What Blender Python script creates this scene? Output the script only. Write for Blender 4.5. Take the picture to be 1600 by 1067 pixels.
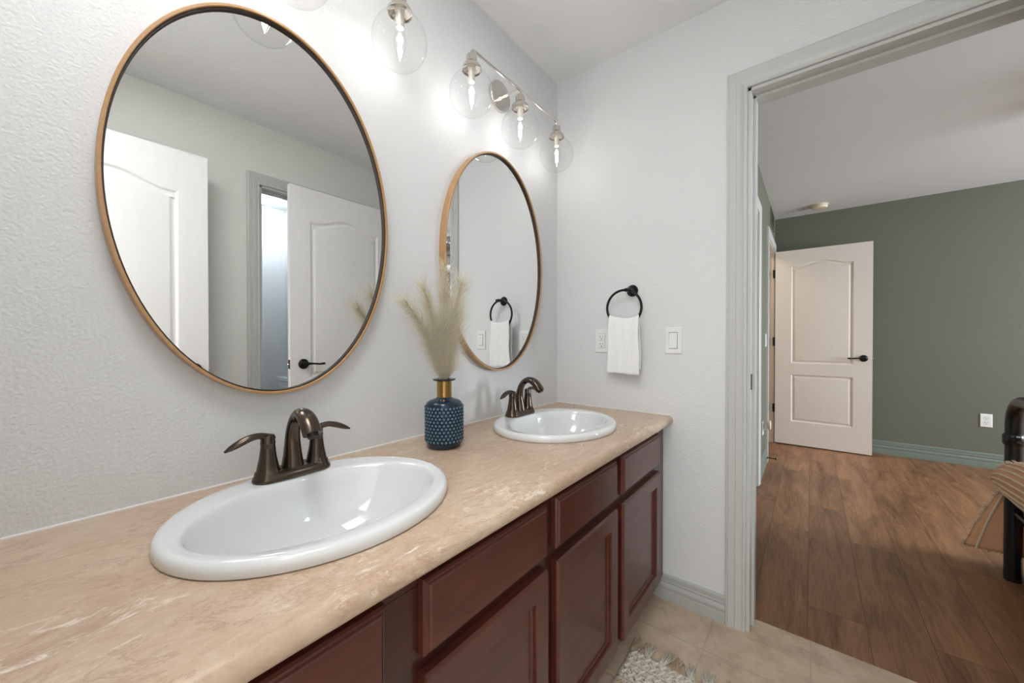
import bpy, bmesh, math, random
from mathutils import Vector, Matrix
PI = math.pi
random.seed(7)
for o in list(bpy.data.objects): bpy.data.objects.remove(o, do_unlink=True)
SC = bpy.context.scene
COL = SC.collection

# ------------------------------------------------------------------ camera
F, YAW, PITCH, ROLL = 586.8, 0.6725, -0.0076, -0.0004
CAMLOC = Vector((1.0359, 0.0, 1.121))
cd = bpy.data.cameras.new('camera'); cam = bpy.data.objects.new('camera', cd); COL.objects.link(cam)
cd.sensor_fit = 'HORIZONTAL'; cd.sensor_width = 36.0; cd.lens = F*36.0/1600.0
cd.clip_start = 0.02; cd.clip_end = 200
fw = Vector((-math.sin(YAW)*math.cos(PITCH), math.cos(YAW)*math.cos(PITCH), math.sin(PITCH)))
rt = Vector((math.cos(YAW), math.sin(YAW), 0)); up = rt.cross(fw)
r2 = rt*math.cos(ROLL)+up*math.sin(ROLL); u2 = up*math.cos(ROLL)-rt*math.sin(ROLL)
mw = Matrix((( r2.x, u2.x, -fw.x), (r2.y, u2.y, -fw.y), (r2.z, u2.z, -fw.z))).to_4x4()
mw.translation = CAMLOC
cam.matrix_world = mw
SC.camera = cam

# ------------------------------------------------------------------ world, exposure, lights
SC.view_settings.view_transform = 'Standard'; SC.view_settings.look = 'None'
SC.view_settings.gamma = 1.0; SC.view_settings.use_curve_mapping = False
SC.view_settings.exposure = 1.66
wd = bpy.data.worlds.new('sky'); SC.world = wd; wd.use_nodes = True
bg = wd.node_tree.nodes['Background']; bg.inputs[0].default_value = (0.62, 0.78, 1.0, 1); bg.inputs[1].default_value = 1.6

def area(name, loc, target, sx, sy, power, col, spread=None):
    l = bpy.data.lights.new(name, 'AREA'); l.shape = 'RECTANGLE'; l.size = sx; l.size_y = sy
    l.energy = power; l.color = col
    if spread: l.spread = spread
    o = bpy.data.objects.new(name, l); COL.objects.link(o); o.location = loc
    o.rotation_euler = (Vector(target)-Vector(loc)).to_track_quat('-Z', 'Y').to_euler()
    return o
BULB_W = 0.15
# daylight at the bedroom window (outside its glass)
area('window_daylight', (5.35, 3.5, 1.55), (2.0, 3.1, 0.9), 1.9, 1.6, 90, (0.90, 0.95, 1.0))
# added fill lights without a real source, then the hallway lamp
area('passage_fill_rear', (1.20, -1.80, 1.40), (1.10, 0.0, 1.35), 1.7, 1.9, 6, (0.90, 0.95, 1.0))  # added soft fill from behind the camera, the passage has no window
area('passage_fill_top', (1.17, -1.0, 2.38), (1.17, -0.9, 0.0), 1.0, 1.0, 9, (1.0, 0.98, 0.97))  # added fill shining down in the passage, no fixture
area('bathroom_fill_top', (0.70, 0.08, 2.43), (0.70, 0.10, 0.0), 0.5, 0.45, 3.3, (0.97, 0.98, 1.0))  # added overhead fill near the camera, out of the mirror's view
area('hallway_lamp', (0.0, 4.6, 2.38), (0.0, 4.6, 0.0), 0.5, 0.5, 5, (1.0, 0.85, 0.66))

# ------------------------------------------------------------------ dimensions
H = 2.44
L = 1.679          # bathroom face of the end wall
LB = 1.795         # bedroom face of the end wall
W = 1.672          # opposite wall
YB = 5.096         # bedroom far wall
XL = 0.718         # bedroom left wall
XR = 5.0           # bedroom window wall
YF = -0.16         # wall behind the camera
ZC = 0.7915        # counter top

# ------------------------------------------------------------------ materials
def s2l(c):
    c = c/255.0
    return c/12.92 if c <= 0.04045 else ((c+0.055)/1.055)**2.4
def rgb(r, g, b): return (s2l(r), s2l(g), s2l(b), 1)
class NT:
    def __init__(s, name):
        s.m = bpy.data.materials.new(name); s.m.use_nodes = True
        s.t = s.m.node_tree; s.n = s.t.nodes; s.b = s.n['Principled BSDF']; s.out = s.n['Material Output']
    def add(s, typ, **kw):
        nd = s.n.new(typ)
        for k, v in kw.items():
            if hasattr(nd, k) and not k.startswith('i_'): setattr(nd, k, v)
        return nd
    def link(s, a, b): s.t.links.new(a, b)
    def coords(s, scale=(1, 1, 1), rot=(0, 0, 0), loc=(0, 0, 0)):
        tc = s.add('ShaderNodeTexCoord'); mp = s.add('ShaderNodeMapping')
        mp.inputs['Scale'].default_value = scale; mp.inputs['Rotation'].default_value = rot; mp.inputs['Location'].default_value = loc
        s.link(tc.outputs['Object'], mp.inputs['Vector']); return mp.outputs['Vector']
    def noise(s, vec, scale, detail=3, rough=0.55, dist=0.0):
        nd = s.add('ShaderNodeTexNoise'); nd.inputs['Scale'].default_value = scale; nd.inputs['Detail'].default_value = detail
        nd.inputs['Roughness'].default_value = rough; nd.inputs['Distortion'].default_value = dist
        s.link(vec, nd.inputs['Vector']); return nd.outputs['Fac']
    def ramp(s, fac, stops):
        r = s.add('ShaderNodeValToRGB'); e = r.color_ramp.elements
        while len(e) > len(stops): e.remove(e[-1])
        while len(e) < len(stops): e.new(1.0)
        for el, (p, c) in zip(e, stops): el.position = p; el.color = c
        s.link(fac, r.inputs['Fac']); return r.outputs['Color']
    def mix(s, fac, a, b, mode='MIX'):
        m = s.add('ShaderNodeMix', data_type='RGBA', blend_type=mode)
        for sock, v in ((m.inputs[0], fac), (m.inputs[6], a), (m.inputs[7], b)):
            if hasattr(v, 'links'): s.link(v, sock)
            else: sock.default_value = v
        return m.outputs[2]
    def bump(s, h, strength, dist=0.01):
        b = s.add('ShaderNodeBump'); b.inputs['Strength'].default_value = strength; b.inputs['Distance'].default_value = dist
        s.link(h, b.inputs['Height']); s.link(b.outputs['Normal'], s.b.inputs['Normal']); return b
    def set(s, **kw):
        for k, v in kw.items(): s.b.inputs[k.replace('_', ' ')].default_value = v
        return s
    def color(s, c):
        if hasattr(c, 'links'): s.link(c, s.b.inputs['Base Color'])
        else: s.b.inputs['Base Color'].default_value = c
        return s

def paint(name, c, rough=0.6, tex=0.35, tscale=140):
    m = NT(name); v = m.coords()
    f = m.noise(v, 3.0, 2)
    c2 = tuple(x*0.96 for x in c[:3])+(1,)
    m.color(m.mix(f, c, c2)); m.set(Roughness=rough)
    if tex: m.bump(m.noise(v, tscale, 2, 0.5), tex, 0.004)
    return m.m
def plain(name, c, rough=0.5, metal=0.0, noise=0.06, coat=0.0, spec=0.5):
    m = NT(name); v = m.coords()
    c2 = tuple(x*(1-noise) for x in c[:3])+(1,)
    m.color(m.mix(m.noise(v, 18, 3), c, c2)); m.set(Roughness=rough, Metallic=metal)
    m.b.inputs['Coat Weight'].default_value = coat
    m.b.inputs['Specular IOR Level'].default_value = spec
    return m.m

MT = {}
MT['wall'] = paint('white orange peel paint', rgb(225, 226, 227), 0.55, 0.45, 160)
MT['wallfar'] = paint('warm white wall paint', rgb(226, 226, 220), 0.6, 0.3, 130)
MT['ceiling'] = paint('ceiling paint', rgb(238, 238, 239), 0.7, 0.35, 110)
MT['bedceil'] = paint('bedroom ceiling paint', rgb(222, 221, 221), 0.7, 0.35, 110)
MT['green'] = paint('sage green paint', rgb(106, 108, 93), 0.6, 0.3, 130)
MT['greentrim'] = plain('sage green trim paint', rgb(120, 130, 120), 0.4)
MT['trim'] = plain('grey trim paint', rgb(198, 198, 194), 0.38, noise=0.03)
MT['trimbase'] = plain('grey baseboard paint', rgb(178, 178, 174), 0.4, noise=0.03)
MT['doorw'] = None
m = NT('moulded white door paint'); v = m.coords((6, 6, 1.2))
m.color(m.mix(m.noise(v, 6, 3), rgb(238, 236, 234), rgb(232, 230, 228))); m.set(Roughness=0.4)
m.bump(m.noise(m.coords((90, 90, 6)), 3, 3), 0.12, 0.003); MT['doorw'] = m.m
MT['greige'] = None
m = NT('beige moulded door paint'); v = m.coords((6, 6, 1.2))
m.color(m.mix(m.noise(v, 6, 3), rgb(226, 216, 206), rgb(219, 209, 199))); m.set(Roughness=0.42)
m.bump(m.noise(m.coords((90, 90, 6)), 3, 3), 0.12, 0.003); MT['greige'] = m.m
MT['porcelain'] = plain('white porcelain', rgb(226, 228, 229), 0.07, noise=0.01, coat=0.5)
MT['bronze'] = plain('oil rubbed bronze', rgb(96, 84, 74), 0.20, metal=0.9, noise=0.35)
MT['black'] = plain('dark bronze hardware', rgb(38, 34, 32), 0.32, metal=0.6, noise=0.2)
MT['blackmetal'] = plain('black painted tube', rgb(24, 24, 25), 0.34, noise=0.1)
MT['nickel'] = plain('polished nickel', rgb(222, 216, 210), 0.08, metal=1.0, noise=0.03)
MT['chrome'] = plain('chrome', rgb(225, 225, 225), 0.06, metal=1.0, noise=0.01)
MT['plastic'] = plain('white plastic', rgb(236, 236, 234), 0.3, noise=0.01)
MT['dark'] = plain('dark slot', rgb(30, 28, 27), 0.6)
MT['brass'] = plain('antique brass', rgb(176, 142, 84), 0.22, metal=1.0, noise=0.2)
MT['caulk'] = plain('white caulk', rgb(236, 234, 230), 0.5, noise=0.02)
MT['sleeve'] = plain('ivory socket sleeve', rgb(222, 216, 206), 0.25, metal=0.4)
MT['smoke'] = plain('yellowed plastic', rgb(226, 214, 190), 0.5)
# oak frame of the mirrors
m = NT('honey wood frame'); v = m.coords((1, 1, 1))
g = m.noise(m.coords((4, 40, 40)), 3, 4)
m.color(m.mix(g, rgb(196, 156, 108), rgb(170, 128, 88))); m.set(Roughness=0.35); MT['frame'] = m.m
MT['linear_gap'] = plain('dark frame lining', rgb(52, 34, 24), 0.5)
m = NT('silvered glass'); v = m.coords(); m.color(m.mix(m.noise(v, 2, 1), (0.92, 0.93, 0.93, 1), (0.915, 0.925, 0.925, 1)))
m.set(Metallic=1.0, Roughness=0.0); MT['mirror'] = m.m

def thin_glass(name, tint=(1, 1, 1, 1), edge=0.75, base=0.04):
    m = NT(name); m.n.remove(m.b)
    tr = m.add('ShaderNodeBsdfTransparent'); tr.inputs[0].default_value = tint
    gl = m.add('ShaderNodeBsdfGlossy'); gl.inputs['Roughness'].default_value = 0.01
    lw = m.add('ShaderNodeLayerWeight'); lw.inputs['Blend'].default_value = 0.5
    pw = m.add('ShaderNodeMath', operation='POWER'); m.link(lw.outputs['Facing'], pw.inputs[0]); pw.inputs[1].default_value = 4.5
    ml = m.add('ShaderNodeMath', operation='MULTIPLY_ADD'); m.link(pw.outputs[0], ml.inputs[0]); ml.inputs[1].default_value = edge; ml.inputs[2].default_value = base
    mx = m.add('ShaderNodeMixShader'); m.link(ml.outputs[0], mx.inputs[0]); m.link(tr.outputs[0], mx.inputs[1]); m.link(gl.outputs[0], mx.inputs[2])
    m.link(mx.outputs[0], m.out.inputs['Surface']); return m.m
MT['globe'] = thin_glass('clear globe glass', (0.985, 0.985, 0.985, 1), 0.55, 0.02)
MT['bulbglass'] = thin_glass('clear bulb glass', (1, 1, 1, 1), 0.6, 0.04)
MT['pane'] = thin_glass('window glass', (0.97, 0.98, 0.98, 1), 0.6, 0.03)
def emit(name, c, s):
    m = NT(name); m.n.remove(m.b); e = m.add('ShaderNodeEmission'); e.inputs[0].default_value = c; e.inputs[1].default_value = s
    m.link(e.outputs[0], m.out.inputs['Surface']); return m.m
MT['filament'] = emit('glowing filament', (1.0, 0.96, 0.90, 1), 6)
MT['diffuser'] = emit('lit lamp diffuser', (0.84, 0.93, 1.0, 1), 13)

# travertine laminate
m = NT('beige travertine laminate'); v = m.coords((1, 0.55, 1), rot=(0, 0, 0.5))
a = m.noise(v, 4.5, 8, 0.66, 0.5); base = m.ramp(a, [(0.28, rgb(178, 150, 128)), (0.46, rgb(198, 171, 147)), (0.62, rgb(204, 183, 159)), (0.78, rgb(210, 195, 173))])
gr = m.noise(m.coords((1, 0.6, 1), rot=(0, 0, 0.5), loc=(9, 0, 0)), 55, 8, 0.78, 0.8)
mm = m.mix(0.30, base, m.ramp(gr, [(0.34, rgb(164, 130, 104)), (0.5, rgb(205, 178, 152)), (0.66, rgb(226, 208, 186))]))
w_ = m.noise(m.coords((1, 0.4, 1), rot=(0, 0, 0.6), loc=(3, 1, 0)), 42, 8, 0.8, 1.2)
patch = m.ramp(m.noise(m.coords((1, 0.6, 1), rot=(0, 0, 0.4), loc=(1, 5, 0)), 6, 4, 0.6), [(0.48, (0, 0, 0, 1)), (0.60, (1, 1, 1, 1))])
fl = m.ramp(w_, [(0.53, (0, 0, 0, 1)), (0.62, (1, 1, 1, 1))])
c2 = m.mix(m.mix(1.0, fl, patch, 'MULTIPLY'), mm, rgb(232, 221, 204))
vr = m.noise(m.coords((1, 0.35, 1), rot=(0, 0, 0.55), loc=(5, 3, 0)), 5, 7, 0.7, 1.6)
vn = m.ramp(vr, [(0.485, (0, 0, 0, 1)), (0.5, (0.55, 0.55, 0.55, 1)), (0.515, (0, 0, 0, 1))])
c2 = m.mix(vn, c2, rgb(168, 134, 110))
d_ = m.noise(m.coords((1, 1, 1), loc=(7, 2, 0)), 130, 4, 0.75, 0.4); dk = m.ramp(d_, [(0.62, (0, 0, 0, 1)), (0.74, (0.6, 0.6, 0.6, 1))])
c3 = m.mix(dk, c2, rgb(158, 124, 100))
m.color(c3); m.set(Roughness=0.30); m.bump(gr, 0.10, 0.002); MT['counter'] = m.m

# dark cherry cabinet wood
def cherry(name, dark, light, rough=0.28):
    m = NT(name); a = m.noise(m.coords((14, 2.0, 14)), 2.2, 6, 0.6, 0.5)
    b = m.noise(m.coords((60, 6, 60)), 4, 3)
    c = m.ramp(a, [(0.3, dark), (0.7, light)]); c = m.mix(0.25, c, m.mix(b, dark, light))
    m.color(c); m.set(Roughness=rough); m.b.inputs['Coat Weight'].default_value = 0.25; m.b.inputs['Coat Roughness'].default_value = 0.15
    m.bump(b, 0.04, 0.002); return m.m
MT['cherry'] = cherry('dark cherry wood', rgb(64, 27, 20), rgb(94, 43, 31))
MT['cherryin'] = cherry('cherry face frame', rgb(50, 17, 12), rgb(72, 27, 19))  # darker than the fronts: shade under the counter put into the colour
MT['toe'] = plain('beige toe kick board', rgb(150, 128, 104), 0.5, noise=0.2)

# tiles
m = NT('beige ceramic tile')
tc = m.add('ShaderNodeTexCoord'); mp = m.add('ShaderNodeMapping'); m.link(tc.outputs['Object'], mp.inputs[0])
mp.inputs['Location'].default_value = (-0.735, -1.481, 0)
bk = m.add('ShaderNodeTexBrick'); bk.offset = 0.0; bk.squash = 1.0
for k, vv in (('Scale', 1.0), ('Brick Width', 0.305), ('Row Height', 0.305), ('Mortar Size', 0.0028), ('Mortar Smooth', 0.2), ('Bias', 0.0)): bk.inputs[k].default_value = vv
bk.inputs['Color1'].default_value = (0.9, 0.9, 0.9, 1); bk.inputs['Color2'].default_value = (1, 1, 1, 1); bk.inputs['Mortar'].default_value = (1, 1, 1, 1)
m.link(mp.outputs[0], bk.inputs['Vector'])
v = m.coords()
n1 = m.noise(v, 14, 5, 0.65, 0.3); tcol = m.ramp(n1, [(0.3, rgb(180, 157, 134)), (0.55, rgb(204, 183, 160)), (0.8, rgb(215, 198, 177))])
n2 = m.noise(m.coords((1, 1, 1), loc=(4, 4, 0)), 55, 5, 0.75, 1.0); sp = m.ramp(n2, [(0.60, (0, 0, 0, 1)), (0.72, (0.75, 0.75, 0.75, 1))])
tcol = m.mix(sp, tcol, rgb(142, 122, 100)); tcol = m.mix(1.0, tcol, bk.outputs['Color'], 'MULTIPLY')
m.color(m.mix(bk.outputs['Fac'], tcol, rgb(176, 162, 142))); m.set(Roughness=0.42)
inv = m.add('ShaderNodeMath', operation='SUBTRACT'); inv.inputs[0].default_value = 1; m.link(bk.outputs['Fac'], inv.inputs[1])
m.bump(inv.outputs[0], 0.5, 0.002); MT['tile'] = m.m

# plank floor, boards along y
m = NT('brown oak plank floor')
tc = m.add('ShaderNodeTexCoord'); mp = m.add('ShaderNodeMapping'); m.link(tc.outputs['Object'], mp.inputs[0])
mp.inputs['Rotation'].default_value = (0, 0, PI/2); mp.inputs['Location'].default_value = (0.33, 0.05, 0)
bk = m.add('ShaderNodeTexBrick'); bk.offset = 0.37; bk.offset_frequency = 2; bk.squash = 1.0
for k, vv in (('Scale', 1.0), ('Brick Width', 1.22), ('Row Height', 0.18), ('Mortar Size', 0.0012), ('Mortar Smooth', 0.1), ('Bias', 0.0)): bk.inputs[k].default_value = vv
bk.inputs['Color1'].default_value = (0, 0, 0, 1); bk.inputs['Color2'].default_value = (1, 1, 1, 1); bk.inputs['Mortar'].default_value = (0.5, 0.5, 0.5, 1)
m.link(mp.outputs[0], bk.inputs['Vector'])
off = m.add('ShaderNodeVectorMath', operation='MULTIPLY_ADD'); m.link(bk.outputs['Color'], off.inputs[0]); off.inputs[1].default_value = (7, 13, 5); m.link(tc.outputs['Object'], off.inputs[2])
mp2 = m.add('ShaderNodeMapping'); m.link(off.outputs[0], mp2.inputs[0]); mp2.inputs['Scale'].default_value = (6, 0.9, 1)
g1 = m.noise(mp2.outputs[0], 1.5, 8, 0.60, 1.0)
mp3 = m.add('ShaderNodeMapping'); m.link(off.outputs[0], mp3.inputs[0]); mp3.inputs['Scale'].default_value = (70, 4, 1)
g2 = m.noise(mp3.outputs[0], 2.5, 4, 0.6, 0.3)
c = m.ramp(g1, [(0.28, rgb(70, 46, 32)), (0.40, rgb(112, 77, 53)), (0.54, rgb(150, 109, 78)), (0.70, rgb(176, 135, 100))])
c = m.mix(0.42, c, m.ramp(g2, [(0.3, rgb(84, 54, 36)), (0.7, rgb(168, 122, 86))]))
tone = m.ramp(bk.outputs['Color'], [(0.0, (0.82, 0.80, 0.80, 1)), (1.0, (1.1, 1.08, 1.05, 1))])
c = m.mix(1.0, c, tone, 'MULTIPLY')
m.color(m.mix(bk.outputs['Fac'], c, rgb(84, 58, 40))); m.set(Roughness=0.42); m.bump(g2, 0.12, 0.002); MT['planks'] = m.m

# textiles
m = NT('white waffle towel'); v = m.coords()
wx = m.add('ShaderNodeTexWave', bands_direction='X'); wx.inputs['Scale'].default_value = 85; m.link(v, wx.inputs[0])
wz = m.add('ShaderNodeTexWave', bands_direction='Z'); wz.inputs['Scale'].default_value = 85; m.link(v, wz.inputs[0])
mx = m.add('ShaderNodeMath', operation='ADD'); m.link(wx.outputs['Fac'], mx.inputs[0]); m.link(wz.outputs['Fac'], mx.inputs[1])
m.color(m.mix(mx.outputs[0], rgb(243, 243, 243), rgb(250, 250, 249))); m.set(Roughness=0.95); m.bump(mx.outputs[0], 0.45, 0.0012); MT['towel'] = m.m
m = NT('blush bedspread cotton'); v = m.coords()
m.color(m.mix(m.noise(v, 8, 3), rgb(236, 184, 146), rgb(222, 164, 124))); m.set(Roughness=0.95); m.bump(m.noise(v, 260, 3), 0.4, 0.003); MT['spread'] = m.m
MT['tuft'] = plain('cream tufting', rgb(236, 214, 186), 0.95)
MT['rugw'] = plain('cream rug yarn', rgb(226, 220, 206), 0.95, noise=0.25)
MT['rugb'] = plain('tan rug yarn', rgb(200, 178, 148), 0.95, noise=0.3)
m = NT('woven cream and charcoal rug'); v = m.coords()
bx_ = m.noise(m.coords((1, 1, 1)), 120, 3, 0.7, 0.5)
zz = m.add('ShaderNodeTexWave', bands_direction='Y'); zz.inputs['Scale'].default_value = 14; zz.inputs['Distortion'].default_value = 0.8; zz.inputs['Detail Scale'].default_value = 30; m.link(v, zz.inputs[0])
col = m.ramp(bx_, [(0.36, rgb(96, 88, 82)), (0.46, rgb(222, 214, 200)), (0.7, rgb(236, 230, 218))])
m.color(m.mix(m.ramp(zz.outputs['Fac'], [(0.8, (0, 0, 0, 1)), (0.9, (0.6, 0.6, 0.6, 1))]), col, rgb(178, 148, 118))); m.set(Roughness=0.95); m.bump(bx_, 0.9, 0.006); MT['rug'] = m.m
m = NT('cream pampas hair'); m.color(m.ramp(m.noise(m.coords((90, 90, 14)), 4, 3, 0.6), [(0.32, rgb(206, 190, 150)), (0.5, rgb(240, 231, 208)), (0.68, rgb(252, 248, 236))])); m.set(Roughness=0.9); MT['plume'] = m.m
MT['stem'] = plain('dry grass stem', rgb(150, 128, 86), 0.8, noise=0.2)
MT['mattress'] = plain('white mattress cloth', rgb(224, 222, 218), 0.9)
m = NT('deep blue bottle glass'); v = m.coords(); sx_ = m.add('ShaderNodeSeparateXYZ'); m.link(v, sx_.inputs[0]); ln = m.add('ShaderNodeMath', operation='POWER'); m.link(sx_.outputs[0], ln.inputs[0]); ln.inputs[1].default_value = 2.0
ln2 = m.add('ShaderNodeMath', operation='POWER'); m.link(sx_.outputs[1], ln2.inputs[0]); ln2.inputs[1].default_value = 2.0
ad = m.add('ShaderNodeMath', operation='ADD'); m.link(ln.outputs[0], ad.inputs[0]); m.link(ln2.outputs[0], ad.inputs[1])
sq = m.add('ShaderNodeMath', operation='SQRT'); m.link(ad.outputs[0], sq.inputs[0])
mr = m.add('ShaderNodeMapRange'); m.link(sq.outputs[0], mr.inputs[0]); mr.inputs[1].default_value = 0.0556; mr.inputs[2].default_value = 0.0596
m.color(m.ramp(mr.outputs[0], [(0.0, rgb(34, 60, 80)), (0.35, rgb(24, 44, 60)), (0.62, rgb(72, 106, 130)), (0.9, rgb(112, 146, 168))]))  # light bump tips and dark outlines: refraction look painted into the colour
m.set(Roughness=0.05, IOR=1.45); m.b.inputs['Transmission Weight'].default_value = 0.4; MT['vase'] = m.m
m = NT('dark lip glass'); v = m.coords(); m.color(m.mix(m.noise(v, 9, 2), rgb(28, 36, 44), rgb(34, 42, 50))); m.set(Roughness=0.06); MT['vaselip'] = m.m
MT['fanwood'] = plain('walnut fan blade', rgb(110, 74, 52), 0.4, noise=0.3)
MT['opal'] = plain('opal lamp glass', rgb(240, 240, 238), 0.2)

# ------------------------------------------------------------------ mesh helpers
class MB:
    def __init__(s): s.bm = bmesh.new()
    def face(s, vs):
        try: return s.bm.faces.new(vs)
        except ValueError: return None
    def box(s, x0, x1, y0, y1, z0, z1, bev=0.0, seg=2):
        b2 = bmesh.new()
        bmesh.ops.create_cube(b2, size=1.0)
        for v in b2.verts:
            v.co = Vector(((x0+x1)/2+v.co.x*(x1-x0), (y0+y1)/2+v.co.y*(y1-y0), (z0+z1)/2+v.co.z*(z1-z0)))
        if bev > 0:
            bmesh.ops.bevel(b2, geom=list(b2.edges), offset=bev, segments=seg, profile=0.7, affect='EDGES')
        s.merge(b2); return s
    def merge(s, b2, M=None):
        mp = {}
        for v in b2.verts: mp[v] = s.bm.verts.new(M @ v.co if M else v.co)
        for f in b2.faces: s.face([mp[v] for v in f.verts])
        b2.free()
    def rings(s, loops, close=True, cap0=False, cap1=False):
        R = [[s.bm.verts.new(Vector(p)) for p in lp] for lp in loops]
        n = len(R[0])
        for a, b in zip(R[:-1], R[1:]):
            for i in range(n if close else n-1):
                j = (i+1) % n
                s.face([a[i], a[j], b[j], b[i]])
        if cap0: s.face(list(reversed(R[0])))
        if cap1: s.face(R[-1])
        return R
    def lathe(s, prof, seg=32, o=(0, 0, 0), axis='Z', sx=1, sy=1, cap0=True, cap1=True):
        o = Vector(o); loops = []
        for r, z in prof:
            lp = []
            for i in range(seg):
                a = 2*PI*i/seg; x, y = max(r, 1e-5)*math.cos(a)*sx, max(r, 1e-5)*math.sin(a)*sy
                p = {'Z': (x, y, z), 'X': (z, x, y), 'Y': (y, z, x)}[axis]
                lp.append(o+Vector(p))
            loops.append(lp)
        s.rings(loops, True, cap0, cap1); return s
    def tube(s, pts, rad, seg=12, caps=True, sq=None, upv=None):
        pts = [Vector(p) for p in pts]; n = len(pts)
        rs = rad if isinstance(rad, (list, tuple)) else [rad]*n
        loops = []; prev = None
        for i, p in enumerate(pts):
            t = (pts[min(i+1, n-1)]-pts[max(i-1, 0)]).normalized()
            if prev is None:
                u = Vector(upv) if upv else (Vector((0, 0, 1)) if abs(t.z) < 0.9 else Vector((1, 0, 0)))
            else: u = prev
            u = (u-t*u.dot(t)).normalized(); prev = u; w = t.cross(u)
            r = rs[i]; ru, rw = (r if isinstance(r, (list, tuple)) else (r, r))
            loops.append([p+u*ru*math.cos(2*PI*k/seg)+w*rw*math.sin(2*PI*k/seg) for k in range(seg)])
        s.rings(loops, True, caps, caps); return s
    def build(s, name, mat, parent=None, smooth=True, angle=40, loc=None, kind=None):
        bm = s.bm
        bmesh.ops.recalc_face_normals(bm, faces=bm.faces)
        me = bpy.data.meshes.new(name); bm.to_mesh(me); bm.free()
        me.materials.append(MT[mat] if isinstance(mat, str) else mat)
        if smooth:
            for p in me.polygons: p.use_smooth = True
            try: me.set_sharp_from_angle(angle=math.radians(angle))
            except Exception: pass
        o = bpy.data.objects.new(name, me); COL.objects.link(o)
        if parent is not None: o.parent = parent
        if loc is not None: o.location = loc
        if kind: o['kind'] = kind
        return o
def tag(o, label, cat, group=None, kind=None):
    o['label'] = label; o['category'] = cat
    if group: o['group'] = group
    if kind: o['kind'] = kind
    return o
def thing(name, label, cat, loc=(0, 0, 0), rotz=0.0, group=None):
    o = bpy.data.objects.new(name, None); COL.objects.link(o); o.location = loc; o.rotation_euler = (0, 0, rotz)
    o.empty_display_size = 0.05
    return tag(o, label, cat, group)
def copy_tree(o, parent=None):
    c = o.copy(); COL.objects.link(c)
    if parent is not None: c.parent = parent
    for ch in [x for x in bpy.data.objects if x.parent == o]: copy_tree(ch, c)
    return c
def struct(name, mb, mat, parent=None, smooth=False):
    return mb.build(name, mat, parent, smooth=smooth, kind='structure')
def bez(p0, p1, p2, p3, n=12):
    p0, p1, p2, p3 = map(Vector, (p0, p1, p2, p3)); out = []
    for i in range(n+1):
        t = i/n; out.append(p0*(1-t)**3+p1*3*t*(1-t)**2+p2*3*t*t*(1-t)+p3*t**3)
    return out

# ------------------------------------------------------------------ room shell
T = 0.115
b = MB(); b.box(-T, 0, YF, LB, 0, H); struct('wall_left', b, 'wall')
# end wall, doorway x .855-1.545, z to 2.059
DX0, DX1, DZ = 0.855, 1.545, 2.059
b = MB(); b.box(0, DX0, L, LB, 0, H); b.box(DX0, DX1, L, LB, DZ, H); b.box(DX1, W, L, LB, 0, H); struct('wall_back', b, 'wall')
# wall opposite the mirrors with the toilet room doorway
OY0, OY1 = 0.858, 1.46
b = MB(); b.box(W, W+T, YF, OY0, 0, H); b.box(W, W+T, OY0, OY1, DZ, H); b.box(W, W+T, OY1, LB, 0, H); struct('wall_right', b, 'wallfar')
# wall behind the camera with its doorway
b = MB(); b.box(0, 0.80, YF-T, YF, 0, H); b.box(0.80, 1.54, YF-T, YF, DZ, H); b.box(1.54, W, YF-T, YF, 0, H); struct('wall_front', b, 'wallfar')
b = MB(); b.box(-T, W+T, YF-T, LB, H, H+0.06); struct('ceiling', b, 'ceiling')
b = MB(); b.box(-T, W+T, YF-T-1.6, 1.773, -0.06, 0.0); struct('floor', b, 'tile')
# passage behind the camera
b = MB(); b.box(0.3-0.06, 0.3, YF-T-1.6, YF-T, 0, H); b.box(2.1, 2.16, YF-T-1.6, YF-T, 0, H); b.box(0.24, 2.16, YF-T-1.66, YF-T-1.6, 0, H); struct('wall_passage', b, 'wallfar')
b = MB(); b.box(0.24, 2.16, YF-T-1.66, YF-T, H, H+0.06); struct('ceiling_passage', b, 'ceiling')
# toilet room
WX0, WX1, WY0, WY1 = W+T, 3.25, 0.3, 1.58
b = MB(); b.box(WX0, WX1, WY1, WY1+0.08, 0, H); b.box(WX1, WX1+0.08, WY0, WY1+0.08, 0, H); b.box(WX0, WX1+0.08, WY0-0.08, WY0, 0, H); struct('wall_toilet_room', b, 'wall')
b = MB(); b.box(WX0, WX1+0.08, WY0-0.08, WY1+0.08, H, H+0.06); struct('ceiling_toilet_room', b, 'ceiling')
b = MB(); b.box(WX0, WX1+0.08, WY0-0.08, WY1+0.08, -0.06, 0); struct('floor_toilet_room', b, 'tile')
# bedroom
B1Y0, B1Y1 = 2.62, 3.38     # closet opening in the bedroom left wall
B2Y0, B2Y1 = 4.175, 4.925   # hallway opening
b = MB()
b.box(XL-T, XL, LB, B1Y0, 0, H); b.box(XL-T, XL, B1Y0, B1Y1, DZ, H); b.box(XL-T, XL, B1Y1, B2Y0, 0, H)
b.box(XL-T, XL, B2Y0, B2Y1, DZ, H); b.box(XL-T, XL, B2Y1, YB, 0, H); struct('wall_bedroom_left', b, 'green')
b = MB(); b.box(-1.2, XR+0.12, YB, YB+T, 0, H); struct('wall_bedroom_far', b, 'green')
WNY0, WNY1, WNZ0, WNZ1 = 2.6, 4.4, 0.75, 2.15
b = MB(); b.box(XR, XR+0.12, LB, WNY0, 0, H); b.box(XR, XR+0.12, WNY1, YB, 0, H)
b.box(XR, XR+0.12, WNY0, WNY1, 0, WNZ0); b.box(XR, XR+0.12, WNY0, WNY1, WNZ1, H); struct('wall_bedroom_right', b, 'green')
b = MB(); b.box(W+T, XR+0.12, LB-0.1, LB, 0, H); struct('wall_bedroom_near', b, 'green')
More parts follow.
